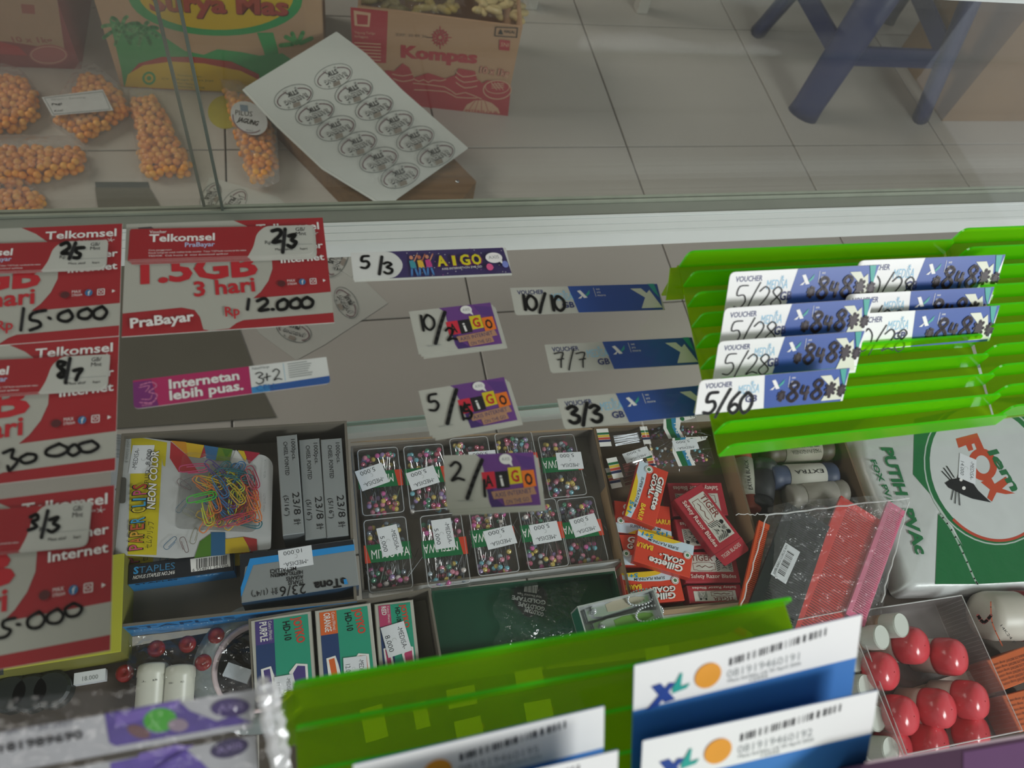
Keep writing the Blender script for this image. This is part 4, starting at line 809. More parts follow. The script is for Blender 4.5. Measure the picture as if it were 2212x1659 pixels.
def tiger(q, zt, h, lab, rot=0):
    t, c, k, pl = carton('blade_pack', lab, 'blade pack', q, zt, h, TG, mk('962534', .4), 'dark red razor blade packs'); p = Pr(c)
    p.poly([(.12, k * .10), (.12, k * .66), (.90, k * .66), (.90, k * .10)], mk('c9c6bc', .5)); DR = mk('7a3a34', .5)
    p.t('TIGER', .16, k * .30, .56, k * .30, k * .20, DR, .02)
    g = [(.18, k * .38), (.24, k * .38), (.26, k * .35), (.50, k * .35), (.52, k * .38), (.58, k * .38), (.58, k * .60), (.52, k * .60), (.50, k * .63), (.26, k * .63), (.24, k * .60), (.18, k * .60), (.18, k * .38)]
    p.st(g, .008, DR, 0); p.st([(.24, k * .49), (.30, k * .46), (.34, k * .52), (.40, k * .46), (.46, k * .52), (.53, k * .49)], .012, DR, 1)
    # tiger head emblem: ears, striped cheeks, muzzle
    X, Y, s = .74, k * .40, k * .26
    p.ell(X, Y, s * .95, s * .9, mk('b9b6ac', .5), n=20); r = random.Random(3)
    for sg in (-1, 1):
        p.ell(X + sg * s * .62, Y - s * .72, s * .24, s * .24, INK, n=10)
        for i in range(6): p.st([(X + sg * s * (.35 + .05 * i), Y - s * .6 + i * s * .25), (X + sg * s * .7, Y - s * .5 + i * s * .25), (X + sg * s * .98, Y - s * .25 + i * s * .22)], s * .075, INK, 1)
        p.ell(X + sg * s * .28, Y - s * .12, s * .13, s * .08, INK, n=8)
    for i in range(3): p.st([(X - s * .2, Y - s * (.75 - i * .16)), (X, Y - s * (.62 - i * .16)), (X + s * .2, Y - s * (.75 - i * .16))], s * .06, INK, 1)
    p.poly([(X - s * .16, Y + s * .22), (X + s * .16, Y + s * .22), (X, Y + s * .4)][::-1], INK); p.st([(X - s * .3, Y + s * .6), (X, Y + s * .48), (X + s * .3, Y + s * .6)], s * .07, INK, 1)
    p.t('Safety Razor Blades', .10, k * .87, .92, k * .87, k * .13, mk('d9c9c0', .4), .015); p.build(t); return t, c, k
tiger([(1572, 1115), (1456, 1112), (1440, 1045), (1560, 1040)], .4600, .019, 'dark red blade pack lying flat, rear of the right column')
tiger([(1582, 1184), (1470, 1186), (1456, 1122), (1568, 1118)], .4600, .019, 'dark red blade pack lying flat, second of the right column')
tiger([(1474, 1192), (1590, 1192), (1598, 1258), (1478, 1258)], .4604, .019, 'dark red blade pack lying flat and upright, third of the right column')
tiger([(1606, 1300), (1492, 1304), (1482, 1264), (1600, 1262)], .4575, .017, 'dark red blade pack on its side, front of the right column')
t, c, k = tiger([(1514, 1043), (1600, 1160), (1545, 1198), (1456, 1080)], .4720, .010, 'loose dark red blade pack lying askew with its end flap open')
b = Pr(c, 1e-4); 
fl = [c.at(*v) for v in rpoly([(1.0, 0), (1.0, k), (1.22, k * .96), (1.22, k * .04)], [0, 0, .04, .04])]; o = slab('end_flap', fl, c.n, .0004, TG, t); p = Pr(c, 1e-4); p.t('TIGER BLADES', 1.12, k * .86, 1.10, k * .16, .06, mk('d9c9c0', .4)); p.build(t)
# pins and needle packs at the back of that box
def pins_pack(q, zt, lab, seed, stk=None):
    c, W, H = rect(Z(zt), q); k = H / W; up = Vector((0, 0, 1)); t = thing('pin_case', lab, 'pin case', c.at(.5, k / 2) - up * .015, 'clear cases of sewing pins')
    b = MB(); o = [c.at(*v) for v in rpoly([(0, 0), (0, k), (1, k), (1, 0)], .06, 3)]; b.loft([[v - up * .015 for v in o], [v - up * .001 for v in o], [v + (c.at(.5, k / 2) - v) * .04 for v in o]], CLR); b.build('case', t)
    r = random.Random(seed); b = MB()
    for i in range(46):
        x = r.uniform(.06, .94); q_ = c.at(x, r.uniform(.1, k - .1)) - up * r.uniform(.004, .012); b.ball(q_, .0016, PC[r.randrange(10)], 7, 5)
        a = r.uniform(0, 6.3); b.tube([q_, q_ + Vector((math.cos(a) * .018, math.sin(a) * .01, 0))], .00022, STEEL, 3)
    o = b.build('loose_pins', t, True); o['kind'] = 'stuff'
    p = Pr(c, 2e-4); p.poly([(.40, 0), (.34, k * .5), (.38, k), (.66, k), (.62, k * .6), (.68, k * .25), (.95, k * .12), (1, 0)], TXTW); p.poly([(.44, 0), (.40, k * .5), (.44, k), (.58, k), (.54, k * .5), (.60, 0)], GRN); p.poly([(.53, 0), (.50, k * .5), (.54, k), (.60, k), (.56, k * .5), (.62, 0)], mk('2f86b0', .4))
    p.t("DRESSMAKERS PINS", .53, .02, .51, k * .98, .05, TXTW) if False else p.t('PINS', .55, k * .30, .54, k * .80, .07, TXTW, .01)
    p.ell(.72, k * .12, .04, .04, GRN); p.t('1¼', .88, k * .10, .97, k * .09, .05, INK); p.build(t, 'paper_band')
    if stk: sticker(t, Z(zt), stk, '5.000', lift=6e-4)
pins_pack([(1388, 908), (1508, 895), (1516, 944), (1394, 950)], .463, 'clear case of sewing pins with green paper band, rear one', 1)
pins_pack([(1394, 950), (1530, 942), (1545, 1003), (1422, 1010)], .469, 'clear case of sewing pins with green paper band and a price sticker', 2, [(1514, 968), (1462, 976), (1448, 952), (1500, 948)])
def needle(q, zt, lab, stk=None):
    c, W, H = rect(Z(zt), q); k = H / W; up = Vector((0, 0, 1)); t = thing('needle_case', lab, 'needle case', c.at(.5, k / 2) - up * .007, 'flat clear cases of needles with striped paper bands')
    b = MB(); o = [c.at(*v) for v in rpoly([(0, 0), (0, k), (1, k), (1, 0)], .1, 3)]; b.loft([[v - up * .007 for v in o], [v for v in o]], CLR); b.build('case', t)
    b = MB(); r = random.Random(2)
    for i in range(22):
        y = k * r.uniform(.3, .8); b.tube([c.at(.32, y + .05 * r.random()) - up * .003, c.at(.85, y - .05 * r.random()) - up * .003], .0003, STEEL, 3)
    b.build('needles', t)['kind'] = 'stuff'
    for x0, x1 in ((-.01, .22), (.86, 1.01)):
        p = Pr(c, 2e-4); p.poly([(x0, 0), (x0, k), (x1, k), (x1, 0)], TXTW)
        for y, h_ in ((.22, '1f6b40'), (.36, 'd8b93a'), (.50, 'c04a3c'), (.64, '28305a')): p.poly([(x0, k * y), (x0, k * (y + .12)), (x1, k * (y + .12)), (x1, k * y)], mk(h_, .4))
        p.build(t, 'paper_band')
    if stk: sticker(t, Z(zt), stk, '5.000', lift=5e-4)
needle([(1290, 930), (1400, 918), (1402, 962), (1296, 962)], .462, 'flat needle case with striped band, rear one against the white tray')
needle([(1318, 990), (1410, 972), (1414, 1018), (1318, 1036)], .466, 'flat needle case with striped band and a price sticker', [(1404, 985), (1350, 1002), (1348, 980), (1400, 962)])
needle([(1314, 1012), (1412, 992), (1414, 1040), (1316, 1056)], .458, 'flat needle case with striped band, lowest of the pile')
# --- second brown box: spools and markers
T, c, k = tray('cardboard_box', 'brown cardboard box holding thread spools behind the combs', 'box', [(1572, 945), (1838, 935), (1880, 1150), (1632, 1165)], .470, .029, .0022, KRAFTD, KRAFT)
def spool(a, b_, r, zc, lab, body, band, text, txcol=INK, name='thread_spool', end=None):
    A, B = Z(zc).at(*a), Z(zc).at(*b_); t = thing(name, lab, 'spool', (A + B) / 2 - Vector((0, 0, r)), 'cylinders in the brown box')
    L = (B - A).length; u = (B - A).normalized(); mb = MB(); mb.lathe(A, u, [(0, r * .55), (0, r * .9), (.002, r), (L * .14, r), (L * .16, r * .93), (L * .84, r * .93), (L * .86, r), (L - .002, r), (L, r * .9), (L, r * .5)], mk(body, .5, var=.1), 20); mb.build('core', t, True)
    mb = MB(); mb.lathe(A, u, [(L * .25, r * .97), (L * .25, r * .985), (L * .8, r * .985), (L * .8, r * .97)], mk(band, .6), 20); mb.build('paper_label', t, True)
    v = Vector((-u.y, u.x, 0)); cd = Card(A + u * L * .25 + v * r * .5 + Vector((0, 0, r * .99)), u * L * .55, -v); p = Pr(cd, 2e-4)
    for i, s in enumerate(text): p.t(s, .9, .12 + .16 * i, .1, .12 + .16 * i, .11, txcol)
    p.build(t)
spool((1650, 978), (1790, 970), .0125, .4545, 'dark thread spool with a pale printed label, rear one', '4a3a30', '9c9588', ('100% SPUN POLYESTER', 'MADE IN INDONESIA'))
spool((1660, 1032), (1800, 1026), .0125, .4545, 'blue ended thread spool with a white printed label', '39445c', 'b5b3a8', ('EXTRA',))
spool((1700, 1075), (1822, 1062), .0125, .4545, 'plain grey thread spool in front of the others', '8f8a80', '9b968c', ('',))
spool((1598, 960), (1622, 1105), .010, .452, 'red ended marker pen standing out beside the spools', '8a3a28', 'a3a294', ('EXTRA BLACK',), name='marker_pen')
spool((1652, 1000), (1640, 1100), .0125, .4535, 'black thread spool lying across the marker', '1c1d1f', '26282a', ('',))
# --- white and green glue bag
t = thing('glue_bag', 'large white and green bag of wood glue with a black fox head', 'bag', Z(.4401).at(2060, 1100))
out = [(1838, 930), (1850, 1010), (1885, 1100), (1915, 1190), (1938, 1262), (1950, 1284), (2130, 1280), (2330, 1270), (2420, 1180), (2400, 900), (2100, 860), (1900, 880)]
cc = Vector((2120, 1080)); zb = .4401; R = []
for h, g in ((0, .97), (.005, 1.0), (.018, 1.0), (.026, .975), (.030, .93)):
    R.append([Z(.46).at(*(cc + (Vector(v) - cc) * g)) + Vector((0, 0, h - .02)) for v in rpoly(out, 22, 4)])
b = MB(); GB = mk('cfd3d2', .3, var=.03, scale=40, bump=.5); b.loft(R, GB); b.build('bag_body', t, smooth=True)
pl = Z(.4701); p = Pr(pl, 2e-4); G2 = mk('1c6c3c', .3, var=.05, bump=.4)
p.poly([(1975, 905), (1972, 1025), (2020, 1080), (2060, 1140), (2090, 1200), (2110, 1262), (2330, 1250), (2390, 1180), (2380, 910), (2100, 880)], G2)
p.poly([(2026, 1110), (2020, 1262), (2112, 1262), (2092, 1200), (2060, 1150)], G2); p.st([(2030, 1110), (2055, 1145), (2080, 1195), (2104, 1250), (2112, 1262)], 4, mk('9fb3a4', .4))
p.ell(2135, 1022, 120, 150, mk('c9cdcc', .35), -28, 40); p.ring(2135, 1022, 132, 160, mk('b5c4ba', .4), 3, -28, 40); p.ring(2135, 1022, 122, 152, mk('b8452f', .4), 6, -28, 40, 60, 160)
for ch, x0, y0, x1, y1, h in (('F', 2075, 960, 2106, 950, 48), ('O', 2098, 1018, 2132, 984, 54), ('X', 2132, 1082, 2172, 1040, 54)): pass
OX = mk('c04a2a', .35)
p.poly([(2064, 948), (2110, 936), (2126, 972), (2112, 978), (2104, 958), (2098, 960), (2102, 972), (2092, 975), (2086, 962), (2070, 968)], OX)
p.ring(2122, 1004, 23, 28, OX, 15, -20); p.poly([(2118, 1042), (2140, 1032), (2148, 1046), (2172, 1030), (2180, 1042), (2164, 1056), (2192, 1066), (2172, 1068), (2152, 1064), (2142, 1084), (2132, 1076), (2138, 1058)], OX)
for ch, x0, y0, x1, y1 in (('l', 2132, 976, 2140, 992), ('e', 2142, 1000, 2152, 1022), ('m', 2160, 1026, 2178, 1058)): pass
p.t('lem', 2132, 976, 2186, 1062, 30, GRN, .04)
FX = mk('15171a', .35); p.poly([(2040, 1044), (2052, 1036), (2066, 1034), (2070, 1022), (2082, 1030), (2098, 1040), (2112, 1060), (2140, 1086), (2100, 1078), (2080, 1070), (2060, 1060), (2048, 1054)], FX); p.ell(2075, 1037, 3.5, 3.5, TXTW, n=10); p.ell(2081, 1055, 4, 4, TXTW, n=10)
for a, b_ in (((2034, 1019), (2052, 1038)), ((2038, 1012), (2055, 1035)), ((2044, 1008), (2060, 1032)), ((2058, 1060), (2054, 1080)), ((2064, 1062), (2062, 1088)), ((2070, 1066), (2072, 1092))): p.st([a, b_], 2, FX, 0)
p.t('PUTIH', 1902, 968, 1935, 1070, 28, GRN, .05); p.t('PVAc', 1945, 1100, 1978, 1198, 30, GRN, .05); p.t('FOX PVAc', 1878, 995, 1925, 1102, 14, GRN, .03)
p.build(t); sticker(t, pl, [(2110, 992), (2107, 1042), (2070, 1036), (2073, 980)], '14.000', lift=9e-4)
# --- clear bag of combs
tb = thing('comb_bag', 'glossy clear bag wrapped around coloured pocket combs', 'bag', Z(.4402).at(1780, 1210))
CB = [('orange plastic pocket comb at the left side of the clear bag', 'c8502c', (1650, 1130), (1596, 1370), 26), ('black plastic pocket comb with a white bar code sticker', '26282b', (1745, 1112), (1650, 1380), 104), ('red plastic pocket comb in the middle of the clear bag', 'd83c36', (1858, 1098), (1748, 1385), 100), ('pink plastic pocket comb at the right side of the clear bag', 'e07a98', (1936, 1094), (1846, 1340), 44)]
for n, (lab, cc_, a, b_, wd) in enumerate(CB):
    z = .476 + .003 * (n % 2); A, B = Z(z).at(*a), Z(z).at(*b_); u = (B - A); L = u.length; u.normalize(); v = Vector((-u.y, u.x, 0)); W_ = wd / F * (CAMH - z) * 1.12
    t = thing('comb', lab, 'comb', (A + B) / 2 - Vector((0, 0, .003)), 'pocket combs in the clear bag'); m = mk(cc_, .3, var=.04, sub=.0)
    def bar(nm, s0, s1, w0, w1, z0, z1): 
        mb = MB(); P_ = [A + u * L * s0 + v * w0, A + u * L * s1 + v * w0, A + u * L * s1 + v * w1, A + u * L * s0 + v * w1]; mb.hexa([q + Vector((0, 0, z0)) for q in P_], [q + Vector((0, 0, z1)) for q in P_], m); return mb.build(nm, t)
    bar('spine', 0, 1, -W_ / 2, -W_ / 2 + W_ * .22, -.002, .0015); bar('end_guard', 0, .05, -W_ / 2, W_ / 2, -.002, .0012); bar('end_guard', .95, 1, -W_ / 2, W_ / 2, -.002, .0012); bar('web', .05, .95, W_ * .3, W_ * .5, -.002, -.0005)
    mb = MB(); nt = 52
    for i in range(nt):
        s0 = .055 + .89 * i / nt; s1 = s0 + .89 / nt * .55; P_ = [A + u * L * s0 - v * W_ * .3, A + u * L * s1 - v * W_ * .3, A + u * L * s1 + v * W_ * .42, A + u * L * s0 + v * W_ * .42]; mb.hexa([q + Vector((0, 0, -.0015)) for q in P_], [q + Vector((0, 0, .0009)) for q in P_], m)
    mb.build('teeth', t)
    if n == 1:
        pl = Z(z + .002); c2, W2, H2 = rect(pl, [(1662, 1250), (1690, 1182), (1735, 1182), (1700, 1252)]); s = slab('bar_code_sticker', [c2.at(*w_) for w_ in ((0, 0), (0, H2 / W2), (1, H2 / W2), (1, 0))], c2.n, 1e-4, STICK, t)
        h = H2 / W2; p = Pr(c2, 3e-5); p.t('SISIR SAKU LURUS KM', .05, h * .22, .95, h * .22, h * .14, INK); p.bars(.15, h * .75, .85, h * .75, h * .45, INK, 22, 9, 0, -1); p.build(s)
rr = random.Random(5); b = MB(); G = []
for j in range(31):
    row = []
    for i in range(25):
        f, g = i / 24, j / 30; xl = 1655 - 75 * g; xr = 1955 - 55 * g; y = 1100 + 290 * g
        hgt = .030 - .010 * g + (.010 * math.exp(-((g - .07) / .05) ** 2)) * rr.uniform(.2, 1); hgt -= .016 * (abs(2 * f - 1) ** 6)
        row.append(Z(.470).at(xl + (xr - xl) * f, y - 18 * f * (1 - g)) + Vector((0, 0, hgt - .012 + rr.uniform(0, .0008))))
    G.append(row)
b.loft(G, FILM2, caps=False, closed=False); b.build('film', tb)
b = MB()
for a, b_, r_ in (((1655, 1112), (1962, 1078), .0007), ((1590, 1112), (1660, 1110), .0004), ((1657, 1112), (1598, 1320), .0006), ((1962, 1082), (1905, 1300), .0006)):
    P_ = [Z(.490).at(a[0] + (b_[0] - a[0]) * s / 14 + rr.uniform(-2.5, 2.5), a[1] + (b_[1] - a[1]) * s / 14 + rr.uniform(-2.5, 2.5)) for s in range(15)]; b.tube(P_, r_, SEAM, 5)
b.build('heat_seam', tb)
# --- ribbed clear boxes with bottles
RIB = clear('ribbed_plastic', (.95, .93, .93), .09, (.85, .82, .82), .15, 1.45)
def clear_tub(q, zr, h, lab):
    c, W, H = rect(Z(zr), q); k = H / W; up = Vector((0, 0, 1)); T = thing('clear_tub', lab, 'tub', c.at(.5, k / 2) - up * h, 'ribbed clear tubs of bottles')
    for (x0, y0), (x1, y1) in (((0, 0), (1, 0)), ((1, 0), (1, k)), ((1, k), (0, k)), ((0, k), (0, 0))):
        A, B = c.at(x0, y0), c.at(x1, y1); n_ = (B - A).normalized().cross(up); b = MB(); b.hexa([A - up * h, B - up * h, B - up * h + n_ * .0006, A - up * h + n_ * .0006], [A, B, B + n_ * .0006, A + n_ * .0006], RIB)
        m = int((B - A).length / .0035)
        for i in range(m):
            s = i / m; q_ = A + (B - A) * s; b.tube([q_ - up * h * .98, q_ - up * .001], .00022, RIB, 3)
        b.tube([A, B], .0005, SEAM, 4); b.build('side', T)
    b = MB(); b.hexa([c.at(*v) - up * h for v in ((0, 0), (0, k), (1, k), (1, 0))], [c.at(*v) - up * (h - .0006) for v in ((0, 0), (0, k), (1, k), (1, 0))], RIB); b.build('bottom', T)
clear_tub([(1838, 1325), (2072, 1284), (2215, 1580), (1965, 1625)], .478, .037, 'ribbed clear tub of red capped bottles beside the card packs')
clear_tub([(1690, 1345), (1832, 1318), (1950, 1640), (1790, 1680)], .478, .037, 'ribbed clear tub of white capped bottles, partly behind the card packs')
RC = mk('d24850', .2, var=.04); WC = mk('c9cdc4', .4, var=.03)
def bottle(x, y, r, zt, red, lab, grp):
    top = Z(zt).at(x, y); ax = Vector((.38, -.28, .88)).normalized()
    if not red: ax = Vector((.30, -.20, .93)).normalized()
    ln = (zt - .4425) / ax.z; t = thing('bottle', lab, 'bottle', top - ax * ln, grp); b = MB()
    if red:
        b.lathe(top, ax, [(-.021, r * .985), (-.018, r), (-.010, r), (-.005, r * .93), (-.002, r * .76), (-.0004, r * .45), (0, r * .12)], RC, 28); b.ball(top + ax * .0002, .0006, RC, 6, 4); b.build('cap', t, True)
        b = MB(); b.lathe(top, ax, [(-ln, r * .9), (-ln * .6, r * .93), (-.021, r * .93)], mk('d8d2c8', .4), 20); b.build('body', t, True)
    else:
        b.lathe(top, ax, [(-.016, r * .97), (-.0155, r), (-.0012, r), (0, r * .93), (-.0005, r * .9), (-.0005, r * .1)], WC, 28); b.build('cap', t)
        b = MB(); b.lathe(top, ax, [(-ln, r * .9), (-.016, r * .95)], mk('c9a58f', .5) if y < 1400 else WC, 20); b.build('body', t, True)
GR, GW = 'red capped bottles in the clear tub', 'white capped bottles in the clear tubs'
for x, y, w_ in ((1998, 1395, 'rearmost of the middle'), (2082, 1420, 'rearmost at the right'), (1932, 1452, 'rear left'), (2128, 1515, 'front row, rightmost'), (2056, 1533, 'front row, middle'), (1975, 1548, 'front row, leftmost'), (1960, 1620, 'half hidden at the front left'), (2040, 1606, 'half hidden at the front middle'), (2130, 1586, 'half hidden at the front right')):
    bottle(x, y, .0158, .4800 if y < 1570 else .465, True, 'bottle with red domed cap, ' + w_, GR)
for x, y, w_ in ((1948, 1350, 'rearmost, beside the red caps'), (1906, 1376, 'beside the red caps, nearer the card pack'), (1850, 1425, 'first of the column left of the red caps'), (1872, 1484, 'second of the column left of the red caps'), (1896, 1552, 'third of the column left of the red caps'), (1925, 1620, 'nearest the camera in the column'), (1706, 1358, 'rear left, beside the green rack'), (1765, 1346, 'rear, just above the card pack corner')):
    bottle(x, y, .0102, .487 if x > 1890 and y < 1400 else .472, False, 'bottle with flat white cap, ' + w_, GW)
# glue bottle and orange cartons, right edge
A, B = Z(.463).at(2115, 1330), Z(.463).at(2235, 1330); t = thing('glue_bottle', 'white glue bottle with dark red cap lying at the right edge', 'bottle', (A + B) / 2 - Vector((0, 0, .022)))
u = (B - A).normalized(); b = MB(); b.lathe(A, u, [(0, .012), (.003, .020), (.010, .022), (.040, .022), (.052, .019)], mk('c2bcb0', .4), 24); b.build('body', t, True); b = MB(); b.lathe(A, u, [(.038, .0225), (.060, .0225), (.075, .019)], mk('8a2430', .35), 24); b.build('cap', t, True)
p = Pr(Z(.4852), 1e-4); p.t('14K24 P', 2160, 1352, 2190, 1392, 9, INK); p.st([(2140, 1300), (2143, 1345), (2165, 1395)], 2.5, mk('b0502f', .4)); p.st([(2112, 1330), (2125, 1345), (2140, 1330)], 8, mk('7a3a34', .4)); p.build(t)
for q, lab in (([(2140, 1425), (2225, 1390), (2240, 1465), (2160, 1492)], 'orange carton with small print at the right edge, rear one'), ([(2172, 1500), (2262, 1478), (2280, 1560), (2196, 1585)], 'orange carton with small print at the right edge, front one')):
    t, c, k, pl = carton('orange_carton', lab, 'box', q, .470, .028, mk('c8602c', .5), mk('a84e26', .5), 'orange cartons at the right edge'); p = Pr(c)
    for i in range(6): p.t('WARNING EYE IRRITANT storage contains', .95, .12 + i * k * .13, .06, .10 + i * k * .13, .05, mk('5a2a18', .5))
    p.build(t)
# --- left corner: yellow green box, white bottles, wrapped ring
t, c, k, pl = carton('yellow_box', 'worn yellow green box under the lowest price card', 'box', [(-60, 1225), (258, 1208), (272, 1392), (-90, 1478)], .474, .032, mk('a8a82c', .5, var=.12, scale=18), mk('7d7a34', .6, var=.15, scale=30))
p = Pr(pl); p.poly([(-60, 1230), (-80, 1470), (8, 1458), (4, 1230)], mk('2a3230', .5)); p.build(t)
for q, z, lab in (([(160, 1454), (228, 1444), (226, 1468), (159, 1480)], .447, 'white price sticker below the yellow box'),):
    c, W, H = rect(Z(z), q); t = thing('price_tag', lab, 'tag', c.at(.5, .2) - Vector((0, 0, .0065)))
    slab('tag', [c.at(*v) for v in ((0, 0), (0, H / W), (1, H / W), (1, 0))], c.n, .0065, STICK, t); p = Pr(c); p.t('18.000', .28, H / W * .8, .78, H / W * .8, H / W * .4, GREY); p.build(t)
def jar(a, b_, r, lab, txt):
    A, B = Z(.4402 + r).at(*a), Z(.4402 + r).at(*b_); t = thing('white_bottle', lab, 'bottle', (A + B) / 2 - Vector((0, 0, r)), 'white round bottles behind the pouch'); L = (B - A).length; u = (B - A).normalized()
    b = MB(); m = mk('c4c4b6', .35, var=.03); b.lathe(A, u, [(0, r * .2), (0, r * .86), (.0015, r * .97), (.008, r), (.0085, r * .96), (L - .002, r * .96), (L, r * .85), (L, r * .2)], m, 26); b.build('body', t, True)
    v = Vector((-u.y, u.x, 0)); cd = Card(A + u * .0125 + v * r * .5 + Vector((0, 0, r * .99)), -v * r, u); p = Pr(cd, 6e-4); p.t(txt, .02, .10, .98, .10, .11, INK); p.build(t)
    return t, A, u, v, r
jar((332, 1436), (322, 1580), .0112, 'white round bottle lying down, left of two', 'REFILL')
jar((390, 1440), (380, 1580), .0112, 'white round bottle lying down, right of two', 'CUT OFF TO REF')
t = thing('plastic_bag', 'clear bag with a ring shaped part and red beads behind the white bottles', 'bag', Z(.4402).at(440, 1400))
b = MB(); rr = random.Random(14); G = []
for j in range(13):
    G.append([Z(.4402).at(290 + i * 16, 1372 + j * 12 - i * 1.4) + Vector((0, 0, .007 + .007 * rr.random() + .008 * math.sin(j / 12 * 3.1))) for i in range(17)])
b.loft(G, FILM, caps=False, closed=False); b.build('film', t)
RB = mk('8a2422', .25, var=.2)
for x, y, w_ in ((338, 1402, 'left'), (440, 1432, 'right'), (468, 1374, 'rear'), (405, 1392, 'middle'), (270, 1455, 'beside the price tag')):
    P0 = Z(.448).at(x, y); q = thing('red_bead', 'round dark red bead in the clear bag, ' + w_ + ' one', 'bead', P0 - Vector((0, 0, .0075)), 'red beads near the white bottles'); b = MB(); b.lathe(P0, (0, 0, 1), [(-.0072, .001), (-.006, .0045), (0, .0065), (.003, .006), (.0045, .003), (.003, .0015)], RB, 16); b.build('bead', q, True)
P0 = Z(.446).at(560, 1440); q = thing('tape_ring', 'grey ring shaped roll wrapped in clear film', 'ring', P0 - Vector((0, 0, .005))); b = MB(); b.lathe(P0, (0, 0, 1), [(-.005, .034), (.004, .034), (.004, .048), (-.005, .048), (-.005, .034)], mk('7f8786', .3, var=.06), 40); b.build('ring', q, True); b = MB(); b.lathe(P0, (0, 0, 1), [(-.004, .031), (.0042, .031), (.0042, .034), (-.004, .034)], mk('d8c4c6', .3), 40); b.build('core', q, True)
c, W, H = rect(Z(.4565), [(478, 1455), (498, 1428), (541, 1450), (535, 1480)]); t = thing('paper_tag', 'blank pale paper tag lying beside the wrapped ring', 'tag', c.at(.5, .3) - Vector((0, 0, .004))); slab('tag', [c.at(*v) for v in ((0, 0), (0, H / W), (1, H / W), (1, 0))], c.n, .004, mk('c3cbd2', .5), t)
for i, (x, y) in enumerate(((25, 1500), (70, 1498), (115, 1490))):
    P0 = Z(.447).at(x, y); t = thing('ridged_cap', ('black ridged cap at the left edge', 'black ridged cap, second from the left edge', 'black ridged cap below the price tag')[i], 'cap', P0 - Vector((0, 0, .0068)), 'black ridged caps at the left edge'); b = MB(); b.lathe(P0, (0, 0, 1), [(-.0066, .013), (.004, .013), (.006, .011), (.006, .003)], mk('1d2422', .3), 18); b.build('cap', t)

# brown cardboard liners under the loose goods
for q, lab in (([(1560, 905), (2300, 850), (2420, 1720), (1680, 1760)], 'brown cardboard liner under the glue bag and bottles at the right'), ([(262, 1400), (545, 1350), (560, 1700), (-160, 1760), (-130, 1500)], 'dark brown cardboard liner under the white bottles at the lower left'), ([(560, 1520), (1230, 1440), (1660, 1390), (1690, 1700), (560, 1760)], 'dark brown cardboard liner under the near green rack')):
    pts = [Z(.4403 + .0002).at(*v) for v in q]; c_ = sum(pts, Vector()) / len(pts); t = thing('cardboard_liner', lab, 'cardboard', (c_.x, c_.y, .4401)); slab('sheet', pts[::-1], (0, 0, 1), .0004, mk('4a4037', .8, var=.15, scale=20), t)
for i, (q, lab) in enumerate((([(776, 1530), (790, 1600), (840, 1596), (826, 1524)], 'leftmost'), ([(888, 1520), (900, 1575), (930, 1570), (920, 1514)], 'second from the left'), ([(962, 1492), (972, 1532), (1030, 1520), (1026, 1478)], 'in the rear middle'), ([(978, 1560), (990, 1598), (1044, 1590), (1040, 1545)], 'in the front middle'), ([(1110, 1448), (1118, 1492), (1176, 1482), (1170, 1440)], 'rear right'), ([(1130, 1520), (1140, 1562), (1196, 1552), (1190, 1508)], 'front right'), ([(1390, 1400), (1400, 1440), (1450, 1432), (1446, 1392)], 'rightmost'))):
    zt = .4465; c, W, H = rect(Z(zt), q); k = H / W; t = thing('small_packet', 'small clear packet with a white sticker under the near green rack, ' + lab, 'packet', c.at(.5, k / 2) - Vector((0, 0, .006)), 'stickered packets seen through the near green rack')
    b = MB(); o = [c.at(*v) for v in rpoly([(-.25, -.5), (-.25, k + .4), (1.25, k + .4), (1.25, -.5)], .1)]; b.loft([[v - Vector((0, 0, .006)) for v in o], [v - Vector((0, 0, .0005)) for v in o]], FILM2); b.build('packet_film', t)
    s = slab('price_sticker', [c.at(*v) for v in ((0, 0), (0, k), (1, k), (1, 0))], c.n, 1.2e-4, STICK, t); b = MB(); b.ball(c.at(.5, k + .15) - Vector((0, 0, .003)), .003, mk('b8862c', .4), 10, 6, (1.6, 1, .8)); b.build('trinket', t, True)
# paper label lying under the red capped bottles
c, W, H = rect(Z(.4435), [(1935, 1500), (2110, 1440), (2160, 1500), (1960, 1560)]); t = thing('paper_tag', 'white paper label with bar code between the red capped bottles', 'label', c.at(.5, .2) - Vector((0, 0, .0008))); slab('tag', [c.at(*v) for v in ((0, 0), (0, H / W), (1, H / W), (1, 0))], c.n, .0008, mk('c9beb4', .5), t)
p = Pr(c); p.bars(.12, .16, .40, .16, .12, INK, 18, 8); p.t('KAYU PUTIH', .1, .28, .8, .28, .06, GREY); p.build(t)
